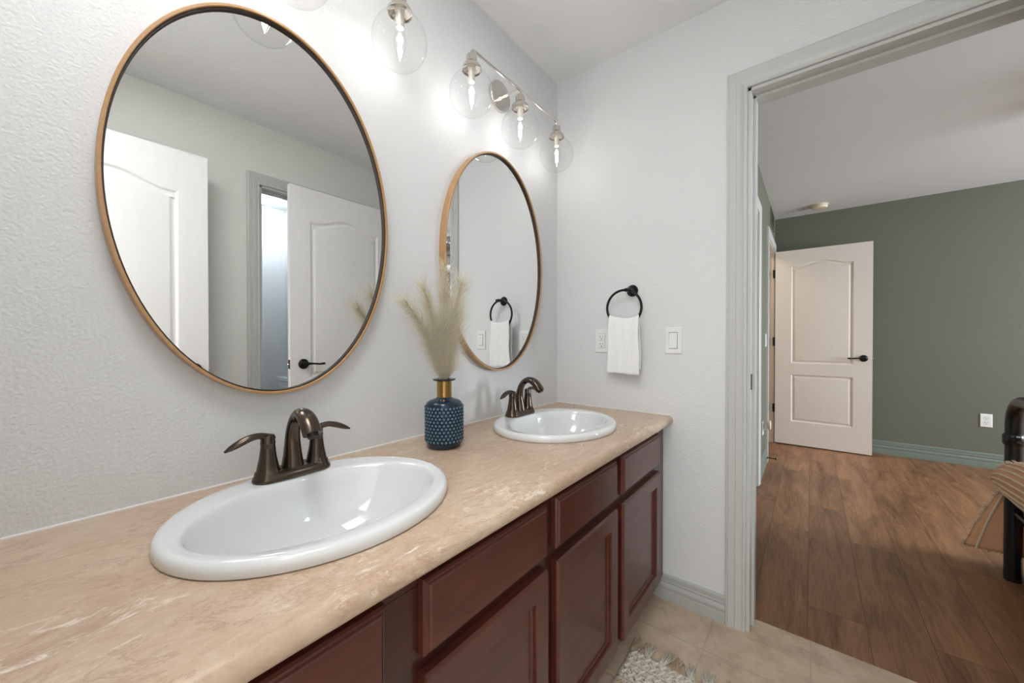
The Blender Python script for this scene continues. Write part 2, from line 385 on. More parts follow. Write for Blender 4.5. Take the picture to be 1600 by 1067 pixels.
b = MB(); b.box(XL-T, XR+0.12, LB, YB, H, H+0.06); struct('ceiling_bedroom', b, 'bedceil')
b = MB(); b.box(-1.2, XR+0.12, 1.773, YB, -0.06, 0.0); struct('floor_bedroom', b, 'planks')
# hallway and closet beyond the bedroom left wall
b = MB(); b.box(-1.2, XL-T, 3.7, 3.78, 0, H); b.box(-1.28, -1.2, 3.7, YB, 0, H); struct('wall_hallway', b, 'wallfar')
b = MB(); b.box(-1.28, XL-T, 3.7, YB, H, H+0.06); struct('ceiling_hallway', b, 'ceiling')
b = MB(); b.box(-0.3, XL-T, LB, LB+0.04, 0, H); b.box(-0.38, -0.3, LB, 3.7, 0, H); struct('wall_closet', b, 'wallfar')
b = MB(); b.box(-0.38, XL-T, LB, 3.7, H, H+0.06); struct('ceiling_closet', b, 'ceiling')
# bedroom window
b = MB()
for (y0, y1, z0, z1) in ((WNY0, WNY0+0.05, WNZ0, WNZ1), (WNY1-0.05, WNY1, WNZ0, WNZ1), (WNY0+0.05, WNY1-0.05, WNZ0, WNZ0+0.05), (WNY0+0.05, WNY1-0.05, WNZ1-0.05, WNZ1), (3.475, 3.525, WNZ0+0.05, WNZ1-0.05)):
    b.box(XR+0.03, XR+0.09, y0, y1, z0, z1, 0.004)
wn = struct('window_1', b, 'plastic'); b = MB(); b.box(XR+0.055, XR+0.061, WNY0+0.045, WNY1-0.045, WNZ0+0.045, WNZ1-0.045); p = b.build('pane', 'pane', wn, smooth=False)

# ------------------------------------------------------------------ trim
CASE = [(0.0, 0.0), (0.0, 0.010), (0.004, 0.013), (0.010, 0.013), (0.012, 0.010), (0.018, 0.012), (0.028, 0.016), (0.034, 0.017),
        (0.036, 0.013), (0.044, 0.014), (0.052, 0.018), (0.058, 0.0195), (0.060, 0.016), (0.064, 0.0165), (0.067, 0.015), (0.068, 0.0)]
def casing(name, mapf, u0, u1, zt, mat='trim', sc=1.0, rev=0.011):
    b = MB(); a0, a1, az = u0-rev, u1+rev, zt+rev
    loops = []
    for path in range(4):
        lp = []
        for w, h in CASE:
            w *= sc
            u, z = [(a0-w, 0.0), (a0-w, az+w), (a1+w, az+w), (a1+w, 0.0)][path]
            lp.append(mapf(u, z, h))
        loops.append(lp)
    b.rings(loops, True, True, True)
    return b.build(name, mat, smooth=True, angle=25, kind='structure')
casing('trim_1', lambda u, z, h: (u, L-h, z), DX0, DX1, DZ)
casing('trim_2', lambda u, z, h: (W-h, u, z), OY0, OY1, DZ)
casing('trim_3', lambda u, z, h: (XL+h, u, z), B1Y0, B1Y1, DZ)
casing('trim_4', lambda u, z, h: (XL+h, u, z), B2Y0, B2Y1, DZ)
casing('trim_5', lambda u, z, h: (u, LB+h, z), DX0, DX1, DZ)
def jamb(name, axis, u0, u1, d0, d1, zt, stop=None, mat='trim', t=0.012):
    b = MB()
    def bx(a0, a1, c0, c1, z0, z1, bv=0.001):
        if axis == 'x': b.box(a0, a1, c0, c1, z0, z1, bv)
        else: b.box(c0, c1, a0, a1, z0, z1, bv)
    bx(u0, u0+t, d0, d1, 0, zt); bx(u1-t, u1, d0, d1, 0, zt); bx(u0, u1, d0, d1, zt-t, zt)
    if stop:
        s0, s1 = stop
        bx(u0+t-0.001, u0+t+0.010, s0, s1, 0, zt-t); bx(u1-t-0.010, u1-t+0.001, s0, s1, 0, zt-t); bx(u0+t, u1-t, s0, s1, zt-t-0.010, zt-t+0.001)
    return b.build(name, mat, smooth=False, kind='structure')
jm = jamb('trim_6', 'x', DX0-0.010, DX1+0.010, L-0.002, LB+0.002, DZ+0.010, (L+0.045, LB-0.012))
# strike plate on the left jamb
b = MB(); b.box(DX0+0.0015, DX0+0.0040, L+0.006, L+0.034, 0.925, 0.985, 0.001); sp = b.build('strike_plate', 'black', jm, smooth=False)
sp['label'] = 'dark bronze strike plate'
jamb('trim_7', 'y', OY0-0.010, OY1+0.010, W-0.002, W+T+0.002, DZ+0.010, (W+0.05, W+0.085))
j3 = jamb('trim_8', 'y', B1Y0-0.010, B1Y1+0.010, XL-0.034, XL+0.002, DZ+0.010, None, 'greige')
j4 = jamb('trim_9', 'y', B2Y0-0.010, B2Y1+0.010, XL-T, XL+0.002, DZ+0.010, (XL-0.075, XL-0.04), 'greige')
# dark strip painted in for the shaded gap at the closet door
b = MB(); b.box(XL-0.046, XL-0.036, B1Y1-0.008, B1Y1+0.01, 0.0, DZ); b.build('gap_shade', 'dark', j3, smooth=False)
for z in (0.25, 0.98, 1.85):
    b = MB(); b.box(XL-0.040, XL-0.026, B1Y1-0.010, B1Y1-0.001, z-0.04, z+0.04, 0.001); b.build('hinge', 'black', j3, smooth=False)

BASE = [(0, 0), (0.014, 0), (0.014, 0.040), (0.012, 0.047), (0.0145, 0.052), (0.0145, 0.060), (0.010, 0.070), (0.007, 0.074), (0.010, 0.078), (0.010, 0.084), (0.008, 0.086), (0.008, 0.104), (0.005, 0.109), (0.0, 0.112)]
def baseboard(name, A, B, nrm, mat='trimbase', sc=1.0):
    A, B, nn = Vector(A), Vector(B), Vector(nrm); b = MB()
    b.rings([[P+nn*d+Vector((0, 0, z*sc)) for d, z in BASE] for P in (A, B)], True, True, True)
    return b.build(name, mat, smooth=True, angle=25, kind='structure')
baseboard('baseboard_back', (0.50, L, 0), (DX0-0.079, L, 0), (0, -1, 0), sc=0.95)
baseboard('baseboard_right', (W, YF, 0), (W, OY0-0.079, 0), (-1, 0, 0))
baseboard('baseboard_bedroom_far', (XL, YB, 0), (XR, YB, 0), (0, -1, 0), 'greentrim', 1.15)
baseboard('baseboard_bedroom_left', (XL, B1Y1+0.079, 0), (XL, B2Y0-0.079, 0), (1, 0, 0), 'greentrim', 1.15)
baseboard('baseboard_bedroom_near', (DX1+0.079, LB, 0), (XR, LB, 0), (0, 1, 0), 'greentrim', 1.15)
baseboard('baseboard_bedroom_right', (XR, LB, 0), (XR, YB, 0), (-1, 0, 0), 'greentrim', 1.15)
# caulk lines around the counter
b = MB(); b.tube([(0.001, -0.15, ZC+0.001), (0.001, L-0.001, ZC+0.001), (0.001, L-0.001, ZC+0.0011)], 0.0030, 6)
b.tube([(0.001, L-0.001, ZC+0.001), (0.562, L-0.001, ZC+0.001)], 0.0024, 6); struct('trim_10', b, 'caulk', smooth=True)

# ------------------------------------------------------------------ doors
def offset_loop(lp, d):
    n = len(lp); out = []
    for i in range(n):
        a, b_, c = Vector(lp[i-1]), Vector(lp[i]), Vector(lp[(i+1) % n])
        e1 = (b_-a).normalized(); e2 = (c-b_).normalized()
        n1 = Vector((-e1.y, e1.x)); n2 = Vector((-e2.y, e2.x)); nm = (n1+n2)
        if nm.length < 1e-6: nm = n1
        nm.normalize(); k = d/max(0.5, nm.dot(n1)); out.append(b_+nm*k)
    return out
def panel_loops(w, z0, z1, x0, x1, arch):
    lp = [(x0, z0), (x1, z0), (x1, z1)]
    if arch:
        N = 26
        for i in range(1, N):
            t = i/N; x = x1+(x0-x1)*t
            s = (0.5-0.5*math.cos(2*PI*min(max((t-0.06)/0.88, 0), 1)))
            lp.append((x, z1+arch*s))
    lp.append((x0, z1))
    return [Vector(p) for p in lp]      # counter-clockwise in (x,z)
def door_leaf(name, w, h, t, panels, mat, parent=None):
    """leaf in local coordinates: x 0..w, y -t/2..t/2, z 0..h ; moulded on both faces"""
    b = MB(); bm = b.bm
    fr = {}
    for side in (-1, 1):
        y = side*t/2
        outer = [bm.verts.new((x, y, z)) for x, z in ((0, 0), (w, 0), (w, h), (0, h))]
        fr[side] = outer
        edges = [bm.edges.new((outer[i], outer[(i+1) % 4])) for i in range(4)]
        for (x0, x1, z0, z1, arch) in panels:
            lp = panel_loops(w, z0, z1, x0, x1, arch)
            prev = None
            for k, (off, dep) in enumerate(((0, 0), (0.005, 0.0015), (0.012, 0.0075), (0.018, 0.0085), (0.024, 0.0075), (0.034, 0.0030), (0.040, 0.0025))):
                pl = offset_loop(lp, off) if off else lp
                vs = [bm.verts.new((p[0], y-side*dep, p[1])) for p in pl]
                if prev is None:
                    edges += [bm.edges.new((vs[i], vs[(i+1) % len(vs)])) for i in range(len(vs))]
                else:
                    for i in range(len(vs)):
                        j = (i+1) % len(vs); b.face([prev[i], prev[j], vs[j], vs[i]])
                prev = vs
            b.face(prev)
        bmesh.ops.triangle_fill(bm, use_beauty=True, use_dissolve=False, edges=edges)
    for i in range(4):
        j = (i+1) % 4; b.face([fr[-1][i], fr[-1][j], fr[1][j], fr[1][i]])
    return b.build(name, mat, parent, smooth=True, angle=12)
def lever(parent, x, z, t, dirx, sides=(-1, 1)):
    for sd in sides:
        b = MB(); y = sd*t/2
        b.lathe([(0.031, 0), (0.032, 0.003*sd), (0.030, 0.007*sd), (0.022, 0.011*sd), (0.014, 0.014*sd), (0.012, 0.030*sd), (0.014, 0.036*sd), (0.012, 0.046*sd), (0.0, 0.048*sd)], 24, (x, y, z), 'Y')
        yy = y+sd*0.040
        pts = [(x, yy, z), (x+dirx*0.02, yy, z+0.002), (x+dirx*0.05, yy, z+0.001), (x+dirx*0.085, yy, z-0.003), (x+dirx*0.112, yy, z-0.001), (x+dirx*0.118, yy, z)]
        b.tube(pts, [0.010, 0.0075, 0.006, 0.006, 0.0075, 0.004], 12)
        o = b.build('door_handle', 'black', parent)
def make_door(name, w, h, mat, loc, rotz, handle_x, hdir, handle_z, panels, latch_x, hinges=(), z0=0.012):
    t = 0.035
    d = door_leaf(name, w, h, t, panels, mat)
    d.location = (loc[0], loc[1], z0); d.rotation_euler = (0, 0, rotz); d['kind'] = 'structure'
    lever(d, handle_x, handle_z-z0, t, hdir)
    b = MB(); sg = 1 if latch_x > w/2 else -1
    b.box(latch_x-0.0015 if sg > 0 else latch_x-0.0012, latch_x+0.0012 if sg > 0 else latch_x+0.0015, -0.0125, 0.0125, handle_z-z0-0.028, handle_z-z0+0.028, 0.0005)
    b.build('latch_plate', 'black', d, smooth=False)
    b = MB(); b.lathe([(0.007, 0), (0.007, 0.009*sg), (0.004, 0.012*sg)], 12, (latch_x, 0, handle_z-z0), 'X'); b.build('latch_bolt', 'chrome', d)
    for hx, hy, hz in hinges:
        b = MB(); b.lathe([(0.0065, -0.046), (0.0065, 0.046)], 12, (hx, hy, hz)); b.box(hx-0.016, hx+0.012, hy-0.004, hy+0.004, hz-0.044, hz+0.044, 0.001)
        b.build('hinge', 'black', d, smooth=False)
    return d
def std_panels(w, z0, h):
    m_ = 0.118
    return [(m_, w-m_, 0.235, 0.745-z0, 0), (m_, w-m_, 0.862, h-0.205, 0.052)]
# open bedroom door: hinge at (XL, 4.90), leaf along +x
make_door('door_1', 0.757, 2.03, 'greige', (0.735, 4.902+0.0175, 0), 0, 0.757-0.062, -1, 0.931,
          [(0.135, 0.622, 0.240, 0.735, 0), (0.135, 0.622, 0.850, 1.862, 0.046)], 0.757,
          [(-0.006, -0.012, 0.367), (-0.006, -0.012, 1.077), (-0.006, -0.012, 1.800)])
# bathroom door of the end wall, swung flat against the right side (seen in the large mirror)
make_door('door_2', 0.716, 2.057, 'doorw', (1.5175, 1.670, 0), -PI/2, 0.716-0.075, -1, 0.963,
          std_panels(0.716, 0.012, 2.057), 0.716, [(-0.004, 0.012, 0.3), (-0.004, 0.012, 1.05), (-0.004, 0.012, 1.82)], 0.015)
# door behind the camera, swung in likewise
make_door('door_3', 0.705, 2.057, 'doorw', (1.5175, -0.150, 0), PI/2, 0.705-0.060, -1, 0.963,
          std_panels(0.705, 0.012, 2.057), 0.705, [(-0.004, -0.012, 0.3), (-0.004, -0.012, 1.05), (-0.004, -0.012, 1.82)], 0.015)

# ------------------------------------------------------------------ vanity cabinet
CB = 0.7505      # underside of the counter
vc = thing('vanity_cabinet', 'dark cherry bathroom vanity cabinet with drawers over recessed panel doors', 'cabinet', (0, 0, 0))
XFR = 0.537     # face frame front
XD = 0.560      # door and drawer fronts
openings = [(-0.05, 0.311), (0.380, 0.738), (0.779, 1.141), (1.183, 1.572)]
b = MB()
b.box(0.006, XFR-0.019, YF+0.004, YF+0.022, 0.10, CB); b.box(0.006, XFR-0.019, L-0.022, L-0.004, 0.10, CB)
b.box(0.006, XFR-0.019, YF+0.022, L-0.022, 0.10, 0.118); b.box(0.006, 0.018, YF+0.022, L-0.022, 0.118, 0.55)
b.box(0.018, XFR-0.019, 0.736, 0.754, 0.118, 0.60)
b.build('carcass', 'cherryin', vc, smooth=False)
b = MB()
b.box(XFR-0.019, XFR, YF+0.004, L-0.003, CB-0.030, CB, 0.001); b.box(XFR-0.019, XFR, YF+0.004, L-0.003, 0.10, 0.140, 0.001); b.box(XFR-0.0185, XFR-0.0004, YF+0.006, L-0.004, 0.570, 0.620)
ys = [YF+0.004]+[v for o_ in openings for v in o_]+[L-0.003]
for i in range(0, len(ys), 2):
    y0, y1 = ys[i], ys[i+1]
    b.box(XFR-0.0188, XFR-0.0002, y0-0.012 if i else y0, y1+0.012 if i < len(ys)-2 else y1, 0.141, CB-0.031)
b.build('face_frame', 'cherryin', vc, smooth=False)
b = MB(); b.box(0.455, 0.470, YF+0.004, L-0.003, 0.0, 0.099); b.build('toe_kick', 'toe', vc, smooth=False)
def drawer_front(y0, y1, z0, z1):
    b = MB(); x0 = XFR+0.0005
    lo = [(0, x0), (0.0, XD-0.010), (0.003, XD-0.006), (0.006, XD-0.005), (0.008, XD-0.002), (0.011, XD)]
    loops = [[(x, y0+d, z0+d), (x, y1-d, z0+d), (x, y1-d, z1-d), (x, y0+d, z1-d)] for d, x in lo]
    b.rings(loops, True, True, True); return b.build('drawer', 'cherry', vc, smooth=True, angle=20)
def cab_door(y0, y1, z0, z1):
    b = MB(); x0 = XFR+0.0005
    lo = [(0, x0), (0.0, XD-0.007), (0.002, XD-0.003), (0.005, XD), (0.050, XD), (0.052, XD-0.002), (0.053, XD-0.007), (0.057, XD-0.008), (0.060, XD-0.011), (0.0605, XD-0.0115)]
    loops = [[(x, y0+d, z0+d), (x, y1-d, z0+d), (x, y1-d, z1-d), (x, y0+d, z1-d)] for d, x in lo]
    b.rings(loops, True, True, False)
    d = b.build('door', 'cherry', vc, smooth=True, angle=20)
    b = MB(); b.box(XD-0.0165, XD-0.0113, y0+0.058, y1-0.058, z0+0.058, z1-0.058); b.build('panel', 'cherry', d, smooth=False)
    return d
for (y0, y1) in openings:
    drawer_front(y0, y1, 0.608, 0.733); cab_door(y0, y1, 0.128, 0.580)

# counter with two sink cut-outs
S1, S2 = (0.283, 0.352), (0.283, 1.206)
SA, SB = 0.216, 0.253
ct = MB(); bm = ct.bm
y0c, y1c = YF+0.002, L-0.0015
prof = [(0.556, ZC), (0.562, 0.7912), (0.567, 0.7896), (0.5715, 0.7862), (0.5745, 0.7815), (0.5764, 0.7765), (0.5768, 0.7720), (0.5764, 0.7672), (0.5750, 0.7625), (0.5720, 0.7582), (0.5680, 0.7550), (0.5630, 0.7525), (0.557, CB)]
prof += [(0.52, CB)]
NY = 2
Lp = [[bm.verts.new((x, y, z)) for x, z in prof] for y in (y0c, y1c)]
for i in range(len(prof)-1): ct.face([Lp[0][i], Lp[0][i+1], Lp[1][i+1], Lp[1][i]])
bk0, bk1 = bm.verts.new((0.002, y0c, ZC)), bm.verts.new((0.002, y1c, ZC))
bb0, bb1 = bm.verts.new((0.002, y0c, CB)), bm.verts.new((0.002, y1c, CB))
ed = [bm.edges.new((Lp[0][0], bk0)), bm.edges.new((bk0, bk1)), bm.edges.new((bk1, Lp[1][0])), bm.edges.get((Lp[0][0], Lp[1][0])) or bm.edges.new((Lp[0][0], Lp[1][0]))]
ed2 = [bm.edges.new((Lp[0][-1], bb0)), bm.edges.new((bb0, bb1)), bm.edges.new((bb1, Lp[1][-1])), bm.edges.get((Lp[0][-1], Lp[1][-1])) or bm.edges.new((Lp[0][-1], Lp[1][-1]))]
for (sx_, sy_) in (S1, S2):
    N = 48; ring = []; ring2 = []
    for i in range(N):
        a = 2*PI*i/N; ring.append(bm.verts.new((sx_+0.192*math.cos(a), sy_+0.233*math.sin(a), ZC))); ring2.append(bm.verts.new((sx_+0.196*math.cos(a), sy_+0.233*math.sin(a), CB)))
    for i in range(N):
        j = (i+1) % N; ed.append(bm.edges.new((ring[i], ring[j]))); ed2.append(bm.edges.new((ring2[i], ring2[j]))); ct.face([ring[i], ring[j], ring2[j], ring2[i]])
bmesh.ops.triangle_fill(bm, use_beauty=True, edges=ed); bmesh.ops.triangle_fill(bm, use_beauty=True, edges=ed2)
ct.face([bk0, bk1, bb1, bb0]); ct.face([bk0]+Lp[0]+[bb0]); ct.face([bk1]+Lp[1]+[bb1])
o = ct.build('countertop', 'counter', smooth=True, angle=30)
tag(o, 'beige marbled laminate countertop with rounded front edge on the dark vanity', 'countertop')

# ------------------------------------------------------------------ sinks
def make_sink(label, c):
    t = thing('sink', label, 'sink', (c[0], c[1], ZC), group='drop-in oval sinks')
    b = MB(); N = 72
    # (blend offset x, rx, ry, z)
    rows = [(0, SA-0.030, SB-0.030, -0.008), (0, SA-0.022, SB-0.022, 0.0004), (0, SA-0.003, SB-0.003, 0.0004), (0, SA, SB, 0.003), (0, SA, SB, 0.014), (0, SA-0.0015, SB-0.0015, 0.0195), (0, SA-0.005, SB-0.005, 0.0230), (0, SA-0.011, SB-0.011, 0.0245),
            (0.004, SA-0.022, 0.240, 0.0242), (0.014, 0.164, 0.229, 0.0232), (0.017, 0.159, 0.224, 0.0220), (0.018, 0.156, 0.221, 0.0195), (0.0185, 0.153, 0.218, 0.014), (0.019, 0.150, 0.214, 0.002),
            (0.020, 0.142, 0.200, -0.030), (0.020, 0.128, 0.176, -0.068), (0.019, 0.104, 0.142, -0.098), (0.018, 0.075, 0.100, -0.116), (0.016, 0.045, 0.058, -0.125), (0.015, 0.024, 0.024, -0.129)]
    loops = [[(dx+rx*math.cos(2*PI*i/N), ry*math.sin(2*PI*i/N), z) for i in range(N)] for dx, rx, ry, z in rows]
    b.rings(loops, True); b.build('basin', 'porcelain', t, angle=60)
    b = MB(); b.lathe([(0.0, -0.1270), (0.020, -0.1268), (0.024, -0.1285), (0.026, -0.131)], 24, (0.015, 0, 0), cap0=False, cap1=False); d = b.build('drain', 'bronze', t)
    b = MB(); b.lathe([(0.0, -0.118), (0.010, -0.119), (0.016, -0.123), (0.0165, -0.1265)], 24, (0.015, 0, 0), cap0=False, cap1=True); b.build('stopper', 'bronze', d)
    return t
make_sink('white oval drop-in sink nearest the camera, left of the blue vase', S1)
make_sink('white oval drop-in sink in the far corner, right of the blue vase', S2)

# ------------------------------------------------------------------ faucets
def make_faucet(label, c):
    t = thing('faucet', label, 'faucet', (c[0], c[1], ZC+0.0238), group='bronze sink faucets')
    b = MB(); N = 40
    def slot(hw, hl, z):
        lp = []
        for i in range(N):
            a = 2*PI*i/N; x = hw*math.cos(a); y = hw*math.sin(a)+(hl-hw if math.sin(a) >= 0 else -(hl-hw)); lp.append((x, y, z))
        return lp
    b.rings([slot(0.028, 0.079, 0), slot(0.029, 0.081, 0.003), slot(0.0285, 0.080, 0.007), slot(0.026, 0.077, 0.013), slot(0.023, 0.073, 0.018), slot(0.021, 0.071, 0.020)], True, True, True)
    b.build('base_plate', 'bronze', t)
    for s in (-1, 1):
        b = MB(); y = s*0.051
        b.lathe([(0.027, 0.0), (0.0265, 0.010), (0.0245, 0.020), (0.0215, 0.023), (0.0205, 0.030), (0.0165, 0.050), (0.0145, 0.068), (0.0138, 0.078), (0.0145, 0.079), (0.0145, 0.0815), (0.0138, 0.083), (0.0138, 0.094), (0.012, 0.098), (0.006, 0.0995), (0, 0.0995)], 28, (0, y, 0))
        h = b.build('handle', 'bronze', t)
        b = MB()
        pts = bez((0.001, y-s*0.010, 0.088), (0.003, y+s*0.022, 0.108), (0.004, y+s*0.035, 0.100), (0.006, y+s*0.079, 0.079), 12)
        rr = [(0.0065, 0.009), (0.0075, 0.010), (0.0072, 0.010), (0.0068, 0.0095), (0.0066, 0.0092), (0.0066, 0.0094), (0.0068, 0.010), (0.0070, 0.0108), (0.0071, 0.0115), (0.0070, 0.0117), (0.0065, 0.0108), (0.0052, 0.0085), (0.002, 0.003)]
        b.tube(pts, rr, 16, upv=(0, 0, 1)); b.build('lever', 'bronze', h)
    b = MB()
    pts = [Vector((-0.004, 0, 0.002)), Vector((-0.004, 0, 0.02)), Vector((-0.004, 0, 0.045))]+bez((-0.004, 0, 0.070), (-0.004, 0, 0.142), (0.052, 0, 0.164), (0.088, 0, 0.118), 14)+[Vector((0.098, 0, 0.104))]
    n = len(pts); rr = []
    for i in range(n):
        k = i/(n-1)
        if i == 0: rr.append((0.030, 0.026))
        elif i == 1: rr.append((0.026, 0.0225))
        elif i == 2: rr.append((0.0205, 0.0185))
        else:
            q = (i-3)/(n-4); r_ = 0.0165-0.004*math.sin(PI*min(q*1.3, 1)); rr.append((r_*0.88, r_*1.0+0.003*q))
    b.tube(pts, rr, 20, upv=(-1, 0, 0))
    sp_ = b.build('spout', 'bronze', t)
    b = MB(); d = Vector((0.52, 0, -0.85)); p0 = Vector((0.096, 0, 0.107)); b.tube([p0, p0+d*0.010], [0.0115, 0.011], 18); b.build('aerator', 'black', sp_)
    b = MB(); b.tube([(-0.030, 0, 0.01), (-0.030, 0, 0.070)], 0.0022, 8); b.lathe([(0.0022, 0.066), (0.005, 0.071), (0.0062, 0.077), (0.005, 0.083), (0, 0.085)], 14, (-0.030, 0, 0)); b.build('lift_rod', 'bronze', t)
    return t
make_faucet('oil rubbed bronze two-handle faucet on the sink nearest the camera', (0.118, 0.356))
make_faucet('oil rubbed bronze two-handle faucet on the far sink by the corner', (0.118, 1.206))

# ------------------------------------------------------------------ mirrors
def make_mirror(label, yc, zc, a, bz):
    t = thing('oval_mirror', label, 'mirror', (0, yc, zc), group='oval wood-framed mirrors'); N = 128
    def ell(x, off): 
        return [(x, (a-off)*math.cos(2*PI*i/N), (bz-off)*math.sin(2*PI*i/N)) for i in range(N)]
    b = MB(); b.rings([ell(0.001, 0), ell(0.031, 0), ell(0.032, 0.001), ell(0.032, 0.0055), ell(0.031, 0.0065), ell(0.001, 0.0065), ell(0.001, 0)], True); b.build('frame', 'frame', t, angle=40)
    b = MB(); b.rings([ell(0.001, 0.0066), ell(0.0275, 0.0066), ell(0.0275, 0.0095), ell(0.001, 0.0095), ell(0.001, 0.0066)], True); b.build('frame_lining', 'linear_gap', t, angle=40)
    b = MB(); b.rings([ell(0.012, 0.0096), ell(0.0195, 0.0096), ell(0.0200, 0.0101)], True, True, True); b.build('mirror_glass', 'mirror', t, smooth=False)
    return t
make_mirror('large oval wood-framed mirror above the near sink reflecting white doors', 0.361, 1.436, 0.297, 0.4480)
make_mirror('oval wood-framed mirror above the far sink reflecting the towel ring', 1.188, 1.434, 0.304, 0.4450)

# ------------------------------------------------------------------ vanity lights
def make_light(label, yc):
    t = thing('vanity_light', label, 'light', (0, yc, 0), group='three-globe vanity lights')
    XG = 0.115; ZB = 2.120
    b = MB(); b.lathe([(0.062, 0.001), (0.062, 0.012), (0.060, 0.015), (0.0, 0.0155)], 48, (0, 0, 2.138), 'X'); b.build('backplate', 'nickel', t)
    b = MB(); b.tube([(0.014, 0, 2.130), (0.020, 0, 2.130)], 0.011, 16); b.tube([(0.014, 0, 2.130), (XG*0.6, 0, 2.128), (XG, 0, ZB)], 0.0062, 12); b.build('arm', 'nickel', t)
    b = MB(); SPN = 0.277
    pts = [Vector((XG, -SPN, ZB-0.032))]+bez((XG, -SPN, ZB-0.022), (XG, -SPN, ZB-0.004), (XG, -SPN+0.006, ZB), (XG, -SPN+0.022, ZB), 8)+[Vector((XG, 0, ZB))]+bez((XG, SPN-0.022, ZB), (XG, SPN-0.006, ZB), (XG, SPN, ZB-0.004), (XG, SPN, ZB-0.022), 8)+[Vector((XG, SPN, ZB-0.032))]
    b.tube(pts, 0.0058, 12, upv=(1, 0, 0)); b.tube([(XG, 0, ZB), (XG, 0, ZB-0.03)], 0.0058, 12); b.build('crossbar', 'nickel', t)
    for k in (-1, 0, 1):
        o3 = (XG, k*SPN, 0)
        b = MB(); b.lathe([(0.006, 2.098), (0.017, 2.097), (0.0185, 2.094), (0.0185, 2.074), (0.021, 2.071), (0.030, 2.062), (0.0345, 2.055), (0.0350, 2.047), (0.0335, 2.047), (0.0325, 2.054), (0.012, 2.066), (0.0, 2.066)], 32, o3, cap0=False); 
        so = b.build('socket', 'nickel', t)
        b = MB(); b.lathe([(0.0145, 2.066), (0.0145, 2.050), (0.0125, 2.048), (0.0115, 2.046), (0.0115, 2.008), (0.0105, 2.006)], 20, o3, cap0=False, cap1=True); b.build('sleeve', 'sleeve', so)
        b = MB(); zc_ = 1.968; R_ = 0.0765; pr = [(0.030, 2.050), (0.0305, 2.042)]
        for i in range(5, 33):
            a = PI*i/32.0*1.0; 
            a = math.acos(max(-1, min(1, (2.037-zc_)/R_)))+ (PI-math.acos(max(-1, min(1, (2.037-zc_)/R_))))*((i-5)/27.0)
            pr.append((R_*math.sin(a), zc_+R_*math.cos(a)))
        b.lathe(pr, 48, o3, cap0=False, cap1=False); g = b.build('globe', 'globe', so, angle=80)
        b = MB(); b.lathe([(0.0095, 2.008), (0.0100, 2.003), (0.0135, 1.990), (0.0165, 1.972), (0.0165, 1.960), (0.0135, 1.942), (0.0085, 1.926), (0.0035, 1.914), (0.0, 1.910)], 24, o3, cap0=False, cap1=False); b.build('bulb', 'bulbglass', so, angle=80)
        b = MB()
        for dx, dy in ((0.0035, 0), (-0.0035, 0), (0, 0.0035), (0, -0.0035)): b.tube([(XG+dx*0.7, k*SPN+dy*0.7, 1.990), (XG+dx*1.5, k*SPN+dy*1.5, 1.935)], 0.0019, 8)
        b.build('filament', 'filament', so)
        l = bpy.data.lights.new('bulb_light', 'POINT'); l.energy = BULB_W; l.color = (1.0, 0.96, 0.91); l.shadow_soft_size = 0.012
        lo = bpy.data.objects.new('bulb_light', l); COL.objects.link(lo); lo.parent = so; lo.location = (XG, k*SPN, 1.962)
    return t
make_light('polished nickel bar light with glass globes above the far mirror', 1.210)
make_light('nickel bar light with glass globes cut off by the top edge, above the large mirror', 0.367)

# ------------------------------------------------------------------ vase and pampas
VX, VY = 0.157, 0.770
vt = thing('bottle_vase', 'blue hobnail glass bottle vase with brass collar on the counter between the sinks', 'vase', (VX, VY, ZC+0.0005))
b = MB()
b.lathe([(0.0, 0.0), (0.046, 0.0), (0.050, 0.004), (0.0525, 0.012), (0.0560, 0.018), (0.0558, 0.024), (0.0558, 0.122), (0.0552, 0.130), (0.052, 0.136), (0.044, 0.142), (0.030, 0.146), (0.0235, 0.149), (0.0212, 0.153), (0.0195, 0.152), (0.0205, 0.1475), (0.029, 0.143), (0.042, 0.139), (0.0495, 0.133), (0.0520, 0.126), (0.0520, 0.022), (0.0480, 0.010), (0.0, 0.008)], 64, cap0=False, cap1=False)
rows = 11
for r_ in range(rows):
    z = 0.024+r_*0.0098
    n = 30
    for k in range(n):
        a = 2*PI*(k+0.5*(r_ % 2))/n
        s = bmesh.new(); bmesh.ops.create_icosphere(s, subdivisions=2, radius=0.0054)
        M = Matrix.Translation((0.0556*math.cos(a), 0.0556*math.sin(a), z)) @ Matrix.Rotation(a, 4, 'Z') @ Matrix.Diagonal((0.75, 1, 1, 1))
        b.merge(s, M)
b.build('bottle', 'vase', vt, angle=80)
b = MB(); b.lathe([(0.0225, 0.151), (0.0228, 0.152), (0.0222, 0.156), (0.0222, 0.200), (0.0205, 0.2005), (0.0200, 0.153)], 40, cap0=False, cap1=False); b.build('collar', 'brass', vt)
b = MB(); b.lathe([(0.0225, 0.200), (0.031, 0.201), (0.0345, 0.203), (0.0345, 0.2055), (0.032, 0.207), (0.021, 0.2065), (0.0195, 0.204), (0.0195, 0.190)], 48, cap0=False, cap1=False); b.build('lip', 'vaselip', vt)

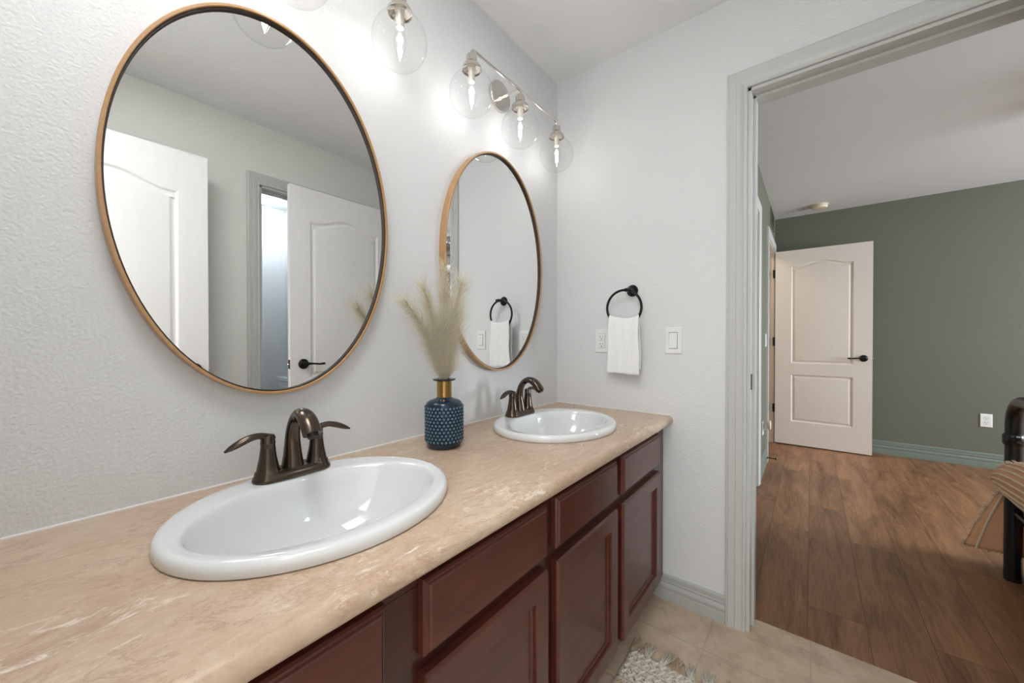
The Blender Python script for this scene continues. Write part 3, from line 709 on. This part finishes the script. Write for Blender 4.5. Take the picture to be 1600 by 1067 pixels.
def hair_mb(b, p, d, length, r, droop, seg=5):
    pts = []; q = Vector(p); d = Vector(d).normalized()
    st = length/seg
    for i in range(seg+1):
        pts.append(q.copy()); d = (d+Vector((0, 0, -droop/seg))).normalized(); q = q+d*st
    # tapered three-sided blade
    t = (pts[1]-pts[0]).normalized(); u = t.orthogonal().normalized(); w = t.cross(u); loops = []
    for i, c in enumerate(pts):
        rr = r*(1-0.75*i/seg)
        loops.append([c+(u*math.cos(2*PI*k/3)+w*math.sin(2*PI*k/3))*rr for k in range(3)])
    b.rings(loops, True)
def plume(label, tip, bend, n, ln, spread, z_start):
    base = Vector((VX+random.uniform(-0.006, 0.006), VY+random.uniform(-0.008, 0.008), ZC+0.10)); tip = Vector(tip)
    t = thing('pampas_plume', label, 'dried grass', base, group='pampas plumes in the blue vase')
    neck = Vector((VX+(tip.x-VX)*0.05, VY+(tip.y-VY)*0.055, ZC+0.196))
    ctl = neck+(neck-base)*0.6+Vector(bend); pts = [base]+bez(neck, neck*0.5+ctl*0.5, ctl, tip, 14)
    pts = [p-base for p in pts]
    b = MB(); b.tube(pts, [0.0016]*6+[0.0013]*5+[0.0009]*5, 6); b.build('stem', 'stem', t)
    b = MB()
    for i in range(int(n*0.68)):
        k = z_start+(1-z_start)*random.random()**0.85; f = k*(len(pts)-2)+1; i0 = min(int(f), len(pts)-2); fr_ = f-i0
        p = pts[i0].lerp(pts[i0+1], fr_); tan = (pts[i0+1]-pts[i0]).normalized()
        a = random.uniform(0, 2*PI); side = tan.orthogonal().normalized(); side = Matrix.Rotation(a, 3, tan) @ side
        sp2 = spread*random.uniform(0.45, 1.2)*(1.0+0.5*max(0, 1-k/0.3)); d = tan+side*sp2
        taper = 0.55+0.6*math.sin(PI*min(1, (k-z_start)/(1-z_start)*0.75+0.2))
        hair_mb(b, p, d, ln*taper*random.uniform(0.6, 1.15), 0.00058, random.uniform(-0.1, 0.45))
    b.build('plume', 'plume', t, kind='stuff', angle=180)
plume('pampas plume leaning furthest left toward the large mirror', (0.150, 0.635, 1.225), (0.0, -0.005, 0.04), 1500, 0.088, 0.62, 0.0)
plume('pampas plume with dark upper stem, second from the left', (0.160, 0.690, 1.268), (0, 0.0, 0.05), 1300, 0.088, 0.55, 0.0)
plume('tallest pampas plume, its tip crossing the rim of the far mirror', (0.160, 0.768, 1.330), (0, 0, 0.05), 1700, 0.088, 0.48, 0.0)
plume('pampas plume leaning right in front of the far mirror glass', (0.170, 0.832, 1.300), (0, 0.006, 0.05), 1500, 0.100, 0.70, 0.0)
plume('short full pampas plume at the front of the bunch', (0.205, 0.770, 1.215), (0.004, 0, 0.04), 1200, 0.085, 0.55, 0.0)

# ------------------------------------------------------------------ towel ring and towel
RX, RZ = 0.400, 1.338
tr = thing('towel_ring', 'dark bronze towel ring on the end wall beside the doorway', 'towel ring', (RX, L, RZ))
b = MB(); b.lathe([(0.026, -0.0005), (0.0265, -0.004), (0.024, -0.008), (0.019, -0.011), (0.017, -0.016), (0.012, -0.020), (0.0, -0.021)], 36, (0, 0, 0), 'Y'); b.build('rosette', 'black', tr)
b = MB(); b.tube([(0, -0.016, 0), (0, -0.040, 0), (0, -0.052, 0.0)], [0.009, 0.0075, 0.010], 16); b.lathe([(0.0, -0.062), (0.007, -0.060), (0.010, -0.054), (0.010, -0.050), (0.007, -0.044)], 18, (0, 0, 0), 'Y', cap0=False); 
b.tube([(-0.014, -0.052, 0), (0.014, -0.052, 0)], 0.0085, 14); b.build('post', 'black', tr)
RR = 0.079; yR = -0.052; rz0 = -RR
b = MB(); pts = [(RR*math.sin(a), yR-0.010*(1-math.cos(a))*0, -RR+RR*math.cos(a)) for a in [2*PI*i/72 for i in range(73)]]
b.tube(pts, 0.0056, 12, caps=False, upv=(0, 1, 0)); b.build('ring', 'black', tr)
# towel draped over the lower part of the ring
def make_towel():
    b = MB(); NX, NZ = 34, 60
    xw0, xw1 = -0.0755, 0.0795; ztop = -2*RR+0.013
    front = -0.375; back = -0.350
    path = []   # (s: drape position) front bottom -> over ring -> back bottom
    grid = []
    for j in range(NZ+1):
        row = []
        t = j/NZ
        for i in range(NX+1):
            u = i/NX; x = -0.068+0.136*u
            # ring height under this x
            xr = max(-0.070, min(0.070, x*0.92)); zr = -RR-math.sqrt(max(RR*RR-xr*xr, 0))+0.006
            zr = 0.5*zr+0.5*(-RR-math.sqrt(RR*RR-0.066**2)+0.006)
            # bunch: cloth sags between the two rising sides of the ring
            th = 0.0075
            if t < 0.47:
                k = t/0.47; z = front+(zr-front)*k; y = yR-th-0.004*math.sin(k*PI); wsc = 1+0.10*(1-k)
            elif t < 0.53:
                k = (t-0.47)/0.06; a = PI*k; y = yR-th*math.cos(a); z = zr+th*math.sin(a); wsc = 1
            else:
                k = (t-0.53)/0.47; z = zr+(back-zr)*k; y = yR+th+0.003*math.sin(k*PI); wsc = 1+0.10*k
            fold = 0.0035*math.sin(u*9+0.6)*(1-abs(t-0.5)*1.2)+0.0016*math.sin(u*21+t*5)
            row.append((x*wsc+0.002*math.sin(z*40), y+fold*(-1 if t < 0.5 else 0.6), z+0.002*math.sin(u*6)))
        grid.append(row)
    V = [[b.bm.verts.new(p) for p in r_] for r_ in grid]
    for j in range(NZ):
        for i in range(NX): b.face([V[j][i], V[j][i+1], V[j+1][i+1], V[j+1][i]])
    o = b.build('hand_towel', 'towel', smooth=True, angle=180)
    o.location = (RX-0.020, L, RZ)
    md = o.modifiers.new('thick', 'SOLIDIFY'); md.thickness = 0.0045; md.offset = 0
    return tag(o, 'white ribbed hand towel hanging through the dark towel ring', 'towel')
# ring hangs slightly left of the rosette
for ch in bpy.data.objects:
    if ch.parent == tr and ch.name.startswith('ring'): ch.location = (-0.020, 0, 0)
make_towel()

# ------------------------------------------------------------------ electrical plates
def plate_mb(w, h, t=0.006):
    b = MB(); loops = []
    for d, y in ((0, 0), (0, 0.002), (0.0015, 0.0045), (0.004, t)):
        loops.append([(-w/2+d, -y, -h/2+d), (w/2-d, -y, -h/2+d), (w/2-d, -y, h/2-d), (-w/2+d, -y, h/2-d)])
    b.rings(loops, True, True, True); return b
def screws(t, pts):
    for x, z in pts:
        b = MB(); b.lathe([(0.0, -0.0068), (0.0028, -0.0066), (0.0032, -0.0058)], 12, (x, 0, z), 'Y', cap0=False, cap1=False); b.build('screw', 'plastic', t)
def outlet(label, loc, rotz, deco=True, w=0.070, h=0.114, name='power_outlet'):
    t = thing(name, label, 'outlet', loc, rotz)
    plate_mb(w, h).build('plate', 'plastic', t, smooth=False)
    if deco:
        b = MB(); b.box(-0.0175, 0.0175, -0.0062, -0.0052, -0.0345, 0.0345); b.build('seam', 'dark', t, smooth=False)
        b = MB(); b.box(-0.0167, 0.0167, -0.0078, -0.005, -0.0337, 0.0337, 0.0008); f = b.build('receptacle', 'plastic', t, smooth=False)
        b = MB()
        for s in (-1, 1):
            z = s*0.0175
            b.box(-0.0078, -0.0055, -0.0082, -0.0070, z-0.002, z+0.006); b.box(0.0055, 0.0078, -0.0082, -0.0070, z-0.001, z+0.005)
            b.lathe([(0.0026, -0.0070), (0.0026, -0.0082)], 10, (0, 0, z-0.0085), 'Y')
        b.box(-0.008, 0.008, -0.0082, -0.0074, -0.0006, 0.0006)
        b.build('slots', 'dark', f, smooth=False)
        screws(t, ((0, 0.048), (0, -0.048)))
    else:
        for s in (-1, 1):
            z = s*0.0195
            b = MB(); b.lathe([(0.0175, -0.005), (0.0172, -0.0072)], 32, (0, 0, z), 'Y', sx=0.86, sy=1.0); f = b.build('receptacle', 'plastic', t, smooth=False)
            b = MB(); b.lathe([(0.0182, -0.0058), (0.0182, -0.0062)], 32, (0, 0, z), 'Y', sx=0.86, sy=1.0); b.build('seam', 'dark', f, smooth=False)
            b = MB(); b.box(-0.0082, -0.0052, -0.0078, -0.0068, z-0.001, z+0.007); b.box(0.0052, 0.0082, -0.0078, -0.0068, z, z+0.006); b.lathe([(0.0027, -0.0068), (0.0027, -0.0078)], 10, (0, 0, z-0.0075), 'Y'); b.build('slots', 'dark', f, smooth=False)
        screws(t, ((0, 0),))
    return t
outlet('white power outlet half hidden behind the hanging hand towel', (0.252, L-0.0005, 1.111), 0)
outlet('white duplex outlet low on the green wall above the baseboard', (2.224, YB-0.0005, 0.411), 0, deco=False)
outlet('white outlet low on the narrow green wall left of the beige door', (XL+0.0005, 3.80, 0.365), PI/2, deco=False)
def switch(label, loc, rotz, gangs=1):
    w = 0.070+0.046*(gangs-1); t = thing('light_switch', label, 'light switch', loc, rotz)
    plate_mb(w, 0.114).build('plate', 'plastic', t, smooth=False)
    for g in range(gangs):
        x = (g-(gangs-1)/2)*0.046
        b = MB(); b.box(x-0.0175, x+0.0175, -0.0062, -0.0052, -0.0345, 0.0345); b.build('seam', 'dark', t, smooth=False)
        b = MB(); b.rings([[(x-0.0162, -0.005, -0.033), (x+0.0162, -0.005, -0.033), (x+0.0162, -0.005, 0.033), (x-0.0162, -0.005, 0.033)],
                           [(x-0.0162, -0.0105, -0.0325), (x+0.0162, -0.0105, -0.0325), (x+0.0162, -0.0072, 0.0325), (x-0.0162, -0.0072, 0.0325)]], True, True, True)
        b.build('rocker', 'plastic', t, smooth=False); screws(t, ((x, 0.048), (x, -0.048)))
    return t
switch('white rocker light switch on the end wall between towel ring and doorway', (0.578, L-0.0005, 1.113), 0)
switch('white light switch on the narrow green wall beside the beige door', (XL+0.0005, 4.02, 1.105), PI/2)
# plug-in device
pd = thing('plug_in_freshener', 'round white plug-in device on the outlet left of the beige door', 'air freshener', (XL+0.009, 3.80, 0.385), 0)
b = MB(); b.box(0, 0.030, -0.018, 0.018, -0.03, 0.012, 0.004); b.build('body', 'plastic', pd, smooth=False)
b = MB(); b.lathe([(0.0, 0.028), (0.030, 0.029), (0.038, 0.034), (0.038, 0.046), (0.030, 0.050), (0.0, 0.050)], 32, (0, 0, 0.012), 'X', cap0=False, cap1=False); b.build('cover', 'smoke', pd)
# door stop
ds = thing('door_stop', 'small dark door stop on the green baseboard beside the beige door', 'door stop', (XL+0.0168, 4.03, 0.06))
b = MB(); b.lathe([(0.012, 0), (0.012, 0.004), (0.004, 0.006), (0.004, 0.055)], 14, (0, 0, 0), 'X'); b.build('rod', 'black', ds)
b = MB(); b.lathe([(0.008, 0.055), (0.009, 0.060), (0.007, 0.068)], 14, (0, 0, 0), 'X'); b.build('bumper', 'dark', ds)
# return air vent above the hallway door
vt2 = thing('air_vent', 'small dark green louvered air vent near the bedroom ceiling above the door', 'vent', (XL+0.0005, 4.66, 2.33))
b = MB()
for (y0, y1, z0, z1) in ((-0.19, -0.17, -0.085, 0.085), (0.17, 0.19, -0.085, 0.085), (-0.17, 0.17, -0.085, -0.068), (-0.17, 0.17, 0.068, 0.085)): b.box(0, 0.008, y0, y1, z0, z1, 0.001)
b.build('vent_frame', 'green', vt2, smooth=False)
b = MB(); b.box(0.0, 0.001, -0.17, 0.17, -0.068, 0.068); b.build('backing', 'dark', vt2, smooth=False)
b = MB()
for k in range(9):
    z = -0.060+k*0.015; b.rings([[(0.002, -0.169, z), (0.007, -0.169, z-0.008), (0.008, -0.169, z-0.007), (0.003, -0.169, z+0.001)], [(0.002, 0.169, z), (0.007, 0.169, z-0.008), (0.008, 0.169, z-0.007), (0.003, 0.169, z+0.001)]], True, True, True)
b.build('louvers', 'green', vt2, smooth=False)
# smoke detector
sd = thing('smoke_detector', 'round cream smoke detector on the bedroom ceiling', 'smoke detector', (1.095, 4.80, H))
b = MB(); b.lathe([(0.068, -0.0005), (0.070, -0.008), (0.068, -0.011)], 40, cap1=True); b.build('mounting_ring', 'smoke', sd)
b = MB(); b.lathe([(0.060, -0.011), (0.063, -0.018), (0.062, -0.028), (0.056, -0.036), (0.030, -0.040), (0.0, -0.040)], 40, cap0=True, cap1=False); b.build('cover', 'smoke', sd)

# ------------------------------------------------------------------ bed
bed = thing('metal_bed', 'black tubular metal bed with rounded foot end, at the right edge of the view', 'bed', (0, 0, 0))
PX, PY, PR = 1.772, 2.802, 0.0275; YN = 1.90; ZT = 0.835
def arch_mb(x, zt, r=PR):
    b = MB(); R = 0.11
    pts = [Vector((x, PY, 0.0)), Vector((x, PY, 0.3)), Vector((x, PY, zt-R))]+[Vector((x, PY-R+R*math.cos(a), zt-R+R*math.sin(a))) for a in [PI/2*i/10 for i in range(1, 11)]]
    pts += [Vector((x, YN+R-R*math.sin(a), zt-R+R*math.cos(a))) for a in [PI/2*i/10 for i in range(0, 11)]]+[Vector((x, YN, 0.3)), Vector((x, YN, 0.0))]
    b.tube(pts, r, 20, upv=(1, 0, 0)); return b
arch_mb(PX, ZT).build('foot_frame', 'blackmetal', bed)
arch_mb(3.75, 1.15).build('head_frame', 'blackmetal', bed)
for z in (0.655, 0.32):
    b = MB(); b.tube([(PX, PY, z), (PX, YN, z)], 0.0095, 12); b.build('cross_rail', 'blackmetal', bed)
b = MB(); b.tube([(3.75, PY, 0.9), (3.75, YN, 0.9)], 0.0095, 12); b.build('cross_rail', 'blackmetal', bed)
for z in (0.655,):
    for y in (PY, YN):
        b = MB(); b.lathe([(0.030, z-0.028), (0.0345, z-0.022), (0.0345, z+0.018), (0.030, z+0.024)], 20, (PX, y, 0)); b.tube([(PX, y-0.03*(1 if y > 2.4 else -1), z), (PX, y-0.055*(1 if y > 2.4 else -1), z)], [0.017, 0.013], 12); c_ = b.build('collar', 'blackmetal', bed)
        b = MB(); b.lathe([(0.0, 0.0), (0.009, 0.001), (0.011, 0.006), (0.009, 0.011), (0.0, 0.012)], 12, (PX+0.004, y-0.045*(1 if y > 2.4 else -1), z+0.012)); b.build('bolt_cap', 'chrome', c_)
for y in (PY-0.03, YN+0.03):
    b = MB(); b.box(PX, 3.75, y-0.012, y+0.012, 0.27, 0.31, 0.002); b.build('side_rail', 'blackmetal', bed, smooth=False)
b = MB(); b.box(1.86, 3.70, YN+0.05, PY-0.05, 0.31, 0.535, 0.05, 4); o = b.build('mattress', 'mattress'); tag(o, 'mattress under the blush tufted bedspread, barely visible on the black bed', 'mattress')
bsp = thing('bedspread', 'blush tufted bedspread with fringed edge hanging off the foot of the black bed', 'bedspread', (0, 0, 0))
# side and foot drape with a corner that flares out behind the post
def lerp(a, b_, t): return a+(b_-a)*t
top = [(3.70, 2.80, 0.555), (2.6, 2.80, 0.555), (2.1, 2.80, 0.555), (1.90, 2.815, 0.553), (1.845, 2.845, 0.545), (1.815, 2.85, 0.530), (1.815, 2.80, 0.535), (1.835, 2.72, 0.545), (1.84, 2.50, 0.55), (1.84, 2.2, 0.55), (1.84, 1.92, 0.55)]
hem = [(3.70, 2.90, 0.10), (2.6, 2.92, 0.10), (2.2, 2.94, 0.10), (1.95, 2.965, 0.095), (1.78, 2.965, 0.085), (1.650, 2.925, 0.070), (1.83, 2.855, 0.095), (1.835, 2.73, 0.11), (1.825, 2.50, 0.10), (1.835, 2.2, 0.10), (1.83, 1.92, 0.10)]
def resample(pl_, n):
    pl_ = [Vector(p) for p in pl_]; out = []
    for i in range(n+1):
        f = i/n*(len(pl_)-1); k = min(int(f), len(pl_)-2); t = f-k
        out.append(pl_[k].lerp(pl_[k+1], t))
    return out
NA, NB = 100, 26
TP, HM = resample(top, NA), resample(hem, NA)
b = MB(); G = []
for i in range(NA+1):
    row = []
    for j in range(NB+1):
        t = j/NB; bulge = math.sin(PI*t)*0.018
        p = TP[i].lerp(HM[i], t)
        out = Vector((0, 1, 0)) if i < NA*0.42 else Vector((-0.6, 0.5, 0)) if i < NA*0.55 else Vector((-1, 0, 0))
        if i > NA*0.55: bulge *= 0.4
        p = p+out*(bulge+0.006*math.sin(i*0.8)*t)
        row.append(p)
    G.append(row)
V = [[b.bm.verts.new(p) for p in r_] for r_ in G]
for i in range(NA):
    for j in range(NB): b.face([V[i][j], V[i+1][j], V[i+1][j+1], V[i][j+1]])
tv = [b.bm.verts.new(p) for p in ((3.70, 1.92, 0.56),)]
b.face([V[i][0] for i in range(0, NA+1)]+tv)
dr = b.build('drape', 'spread', bsp, smooth=True, angle=180)
md = dr.modifiers.new('thick', 'SOLIDIFY'); md.thickness = 0.006
# tufted rows on the drape
b = MB()
for i in (34, 38, 43, 46, 52):
    b.tube([G[i][j]+Vector((-0.002, 0.002 if i < 50 else -0.002, 0)) for j in range(0, NB+1)], 0.0045, 6)
for j in (4, 8, 12):
    b.tube([G[i][j]+Vector((-0.003, 0.003, 0)) for i in range(20, 50)], 0.0045, 6)
b.build('tufting', 'tuft', bsp)
# rolled overhang pushed out between the foot rails
b = MB(); loops = []
sec = [(2.775, 0.006, 0.004, 0.462), (2.755, 0.020, 0.014, 0.466), (2.71, 0.036, 0.040, 0.482), (2.64, 0.050, 0.066, 0.505), (2.54, 0.058, 0.085, 0.520), (2.42, 0.062, 0.094, 0.528), (2.25, 0.062, 0.095, 0.530), (2.1, 0.060, 0.093, 0.530), (1.98, 0.045, 0.07, 0.53), (1.945, 0.01, 0.02, 0.53)]
for (y, rx, rz, zc_) in sec:
    k = min(1, (2.775-y)/0.2)
    xc = 1.700+0.055*k if False else 1.722
    loops.append([(xc+rx*math.cos(a)*(2.1 if math.cos(a) > 0 else 1.0), y+0.006*math.sin(3*a), zc_+rz*math.sin(a)*(1+0.04*math.sin(5*a))) for a in [2*PI*i/28 for i in range(28)]])
b.rings(loops, True, True, True); b.build('overhang', 'spread', bsp, angle=180)
b = MB()
for k in range(9):
    a0 = PI*0.62+k*PI*0.085
    pts = []
    for (y, rx, rz, zc_) in sec[1:-1]:
        a = a0+(y-2.3)*0.5
        pts.append((1.722+(rx+0.001)*math.cos(a)*(2.1 if math.cos(a) > 0 else 1.0), y, zc_+(rz+0.001)*math.sin(a)))
    b.tube(pts, 0.0040, 6)
b.build('tufting', 'tuft', bsp)
b = MB()
random.seed(11)
def fringe(pts, out, n, ln):
    pts = [Vector(p) for p in pts]
    for i in range(n):
        f = random.random()*(len(pts)-1); k = min(int(f), len(pts)-2); p = pts[k].lerp(pts[k+1], f-k)
        d = Vector(out)+Vector((random.uniform(-.6, .6), random.uniform(-.6, .6), random.uniform(-.6, .6))); hair_mb(b, p, d, ln*random.uniform(0.5, 1.2), 0.0014, 0.2, 3)
fringe([G[i][NB] for i in range(30, 60)], (-0.3, 0.2, -0.4), 260, 0.016)
fringe([G[50][j] for j in range(0, NB+1)], (-0.8, 0.3, 0.2), 240, 0.018)
fringe([(1.722-rx*0.3, y, zc_+rz*0.96) for (y, rx, rz, zc_) in sec], (-0.5, 0.3, 0.7), 240, 0.014)
b.build('fringe', 'tuft', bsp, kind='stuff', angle=180)

# ------------------------------------------------------------------ rug
rug = thing('woven_rug', 'cream and charcoal woven rug with fringed end on the tile floor by the vanity', 'rug', (0.535, 0.30, 0.0))
b = MB(); NXr, NYr = 60, 100; V = []
for i in range(NXr+1):
    row = []
    for j in range(NYr+1):
        x = 0.60*i/NXr; y = 1.02*j/NYr
        row.append(b.bm.verts.new((x+0.002*math.sin(j*1.1), y+0.002*math.sin(i*1.3), 0.0075+0.0016*math.sin(i*1.57)*math.sin(j*1.57)+0.0008*math.sin(j*0.9))))
    V.append(row)
for i in range(NXr):
    for j in range(NYr): b.face([V[i][j], V[i+1][j], V[i+1][j+1], V[i][j+1]])
w_ = b.build('weave', 'rug', rug, smooth=True, angle=180); md = w_.modifiers.new('thick', 'SOLIDIFY'); md.thickness = 0.006; md.offset = -1
for k in range(9):
    # zigzag raised rows near the end
    if k < 4:
        b = MB(); y = 1.0-0.030*k
        pts = [(0.01+0.58*i/46, y+(0.009 if i % 2 else -0.009), 0.010) for i in range(47)]
        b.tube(pts, 0.0044, 6); b.build('zigzag_cord', 'rugw', rug)
    elif k < 7:
        b = MB(); y = 0.865-0.014*(k-4); b.tube([(0.008+0.584*i/40, y+0.0015*math.sin(i*1.9), 0.010) for i in range(41)], 0.0035, 6); b.build('stripe_cord', 'rugb', rug)
random.seed(5)
for k in range(13):
    b = MB(); x = 0.010+0.0475*k; lean = random.uniform(-0.25, 0.35)
    for s in range(26):
        d = Vector((lean+random.uniform(-0.35, 0.35), 1, random.uniform(-0.02, 0.22)))
        hair_mb(b, (x+random.uniform(-0.011, 0.011), 1.015, 0.008), d, random.uniform(0.045, 0.085), 0.0021, random.uniform(0.1, 0.35), 5)
    for v_ in b.bm.verts: v_.co.z = max(v_.co.z, 0.001)
    b.build('tassel', 'rugw' if k % 3 else 'rugb', rug, angle=180)

# ------------------------------------------------------------------ toilet room contents (seen in the mirror)
to = thing('toilet', 'white toilet glimpsed in the small room reflected in the large mirror', 'toilet', (2.62, 1.56, 0))
def rbox(x0, x1, y0, y1, z0, z1, r, name): b = MB(); b.box(x0, x1, y0, y1, z0, z1, r, 4); return b.build(name, 'porcelain', to)
rbox(-0.24, 0.24, -0.20, -0.01, 0.38, 0.735, 0.03, 'tank'); rbox(-0.25, 0.25, -0.21, 0.0, 0.736, 0.775, 0.015, 'tank_lid')
b = MB(); N = 40
loops = [[(rx*math.cos(2*PI*i/N), -0.43+ry*math.sin(2*PI*i/N), z) for i in range(N)] for rx, ry, z in ((0.11, 0.22, 0.0), (0.10, 0.20, 0.08), (0.12, 0.20, 0.22), (0.18, 0.245, 0.36), (0.185, 0.25, 0.385), (0.15, 0.21, 0.385), (0.12, 0.17, 0.30), (0.04, 0.06, 0.22))]
b.rings(loops, True, True, True); b.build('bowl', 'porcelain', to)
b = MB(); loops = [[(rx*math.cos(2*PI*i/N), -0.43+ry*math.sin(2*PI*i/N), z) for i in range(N)] for rx, ry, z in ((0.18, 0.245, 0.388), (0.187, 0.252, 0.395), (0.185, 0.25, 0.412), (0.15, 0.21, 0.418))]
b.rings(loops, True, True, True); b.build('seat_lid', 'plastic', to)
cl = thing('dome_ceiling_light', 'small round lit ceiling lamp in the room reflected in the large mirror', 'ceiling light', (2.885, 1.27, H))
b = MB(); b.lathe([(0.15, -0.0005), (0.15, -0.02), (0.14, -0.025)], 40); b.build('rim', 'plastic', cl)
b = MB(); b.lathe([(0.138, -0.024), (0.125, -0.05), (0.09, -0.075), (0.04, -0.088), (0.0, -0.09)], 40, cap1=False); b.build('diffuser', 'diffuser', cl)

# ------------------------------------------------------------------ ceiling fan in the bedroom (a glimpse in the far mirror)
fan = thing('ceiling_fan', 'walnut and white ceiling fan glimpsed in the left rim of the far mirror', 'ceiling fan', (2.75, 3.35, H))
b = MB(); b.lathe([(0.07, -0.0005), (0.065, -0.03), (0.02, -0.05), (0.012, -0.06), (0.012, -0.13), (0.05, -0.14), (0.10, -0.16), (0.105, -0.20), (0.08, -0.23), (0.0, -0.235)], 32); b.build('motor', 'plastic', fan)
b = MB(); b.lathe([(0.05, -0.236), (0.095, -0.25), (0.11, -0.28), (0.09, -0.32), (0.04, -0.345), (0.0, -0.35)], 32, cap1=False); b.build('lamp_bowl', 'opal', fan)
for k in range(5):
    a = 2*PI*k/5+0.2; c_, s_ = math.cos(a), math.sin(a)
    b = MB(); M = Matrix.Rotation(a, 4, 'Z'); q = bmesh.new(); bmesh.ops.create_cube(q, size=1)
    for v_ in q.verts: v_.co = Vector((0.29+v_.co.x*0.36, v_.co.y*(0.125+0.03*v_.co.x), -0.175+v_.co.z*0.007+v_.co.y*0.02))
    bmesh.ops.bevel(q, geom=[e for e in q.edges if abs(e.verts[0].co.z-e.verts[1].co.z) > 0.004 and abs(e.verts[0].co.x-e.verts[1].co.x) < 0.001 and abs(e.verts[0].co.y-e.verts[1].co.y) < 0.001], offset=0.03, segments=4, affect='EDGES')
    b.merge(q, M); b.build('blade', 'fanwood', fan, smooth=False)
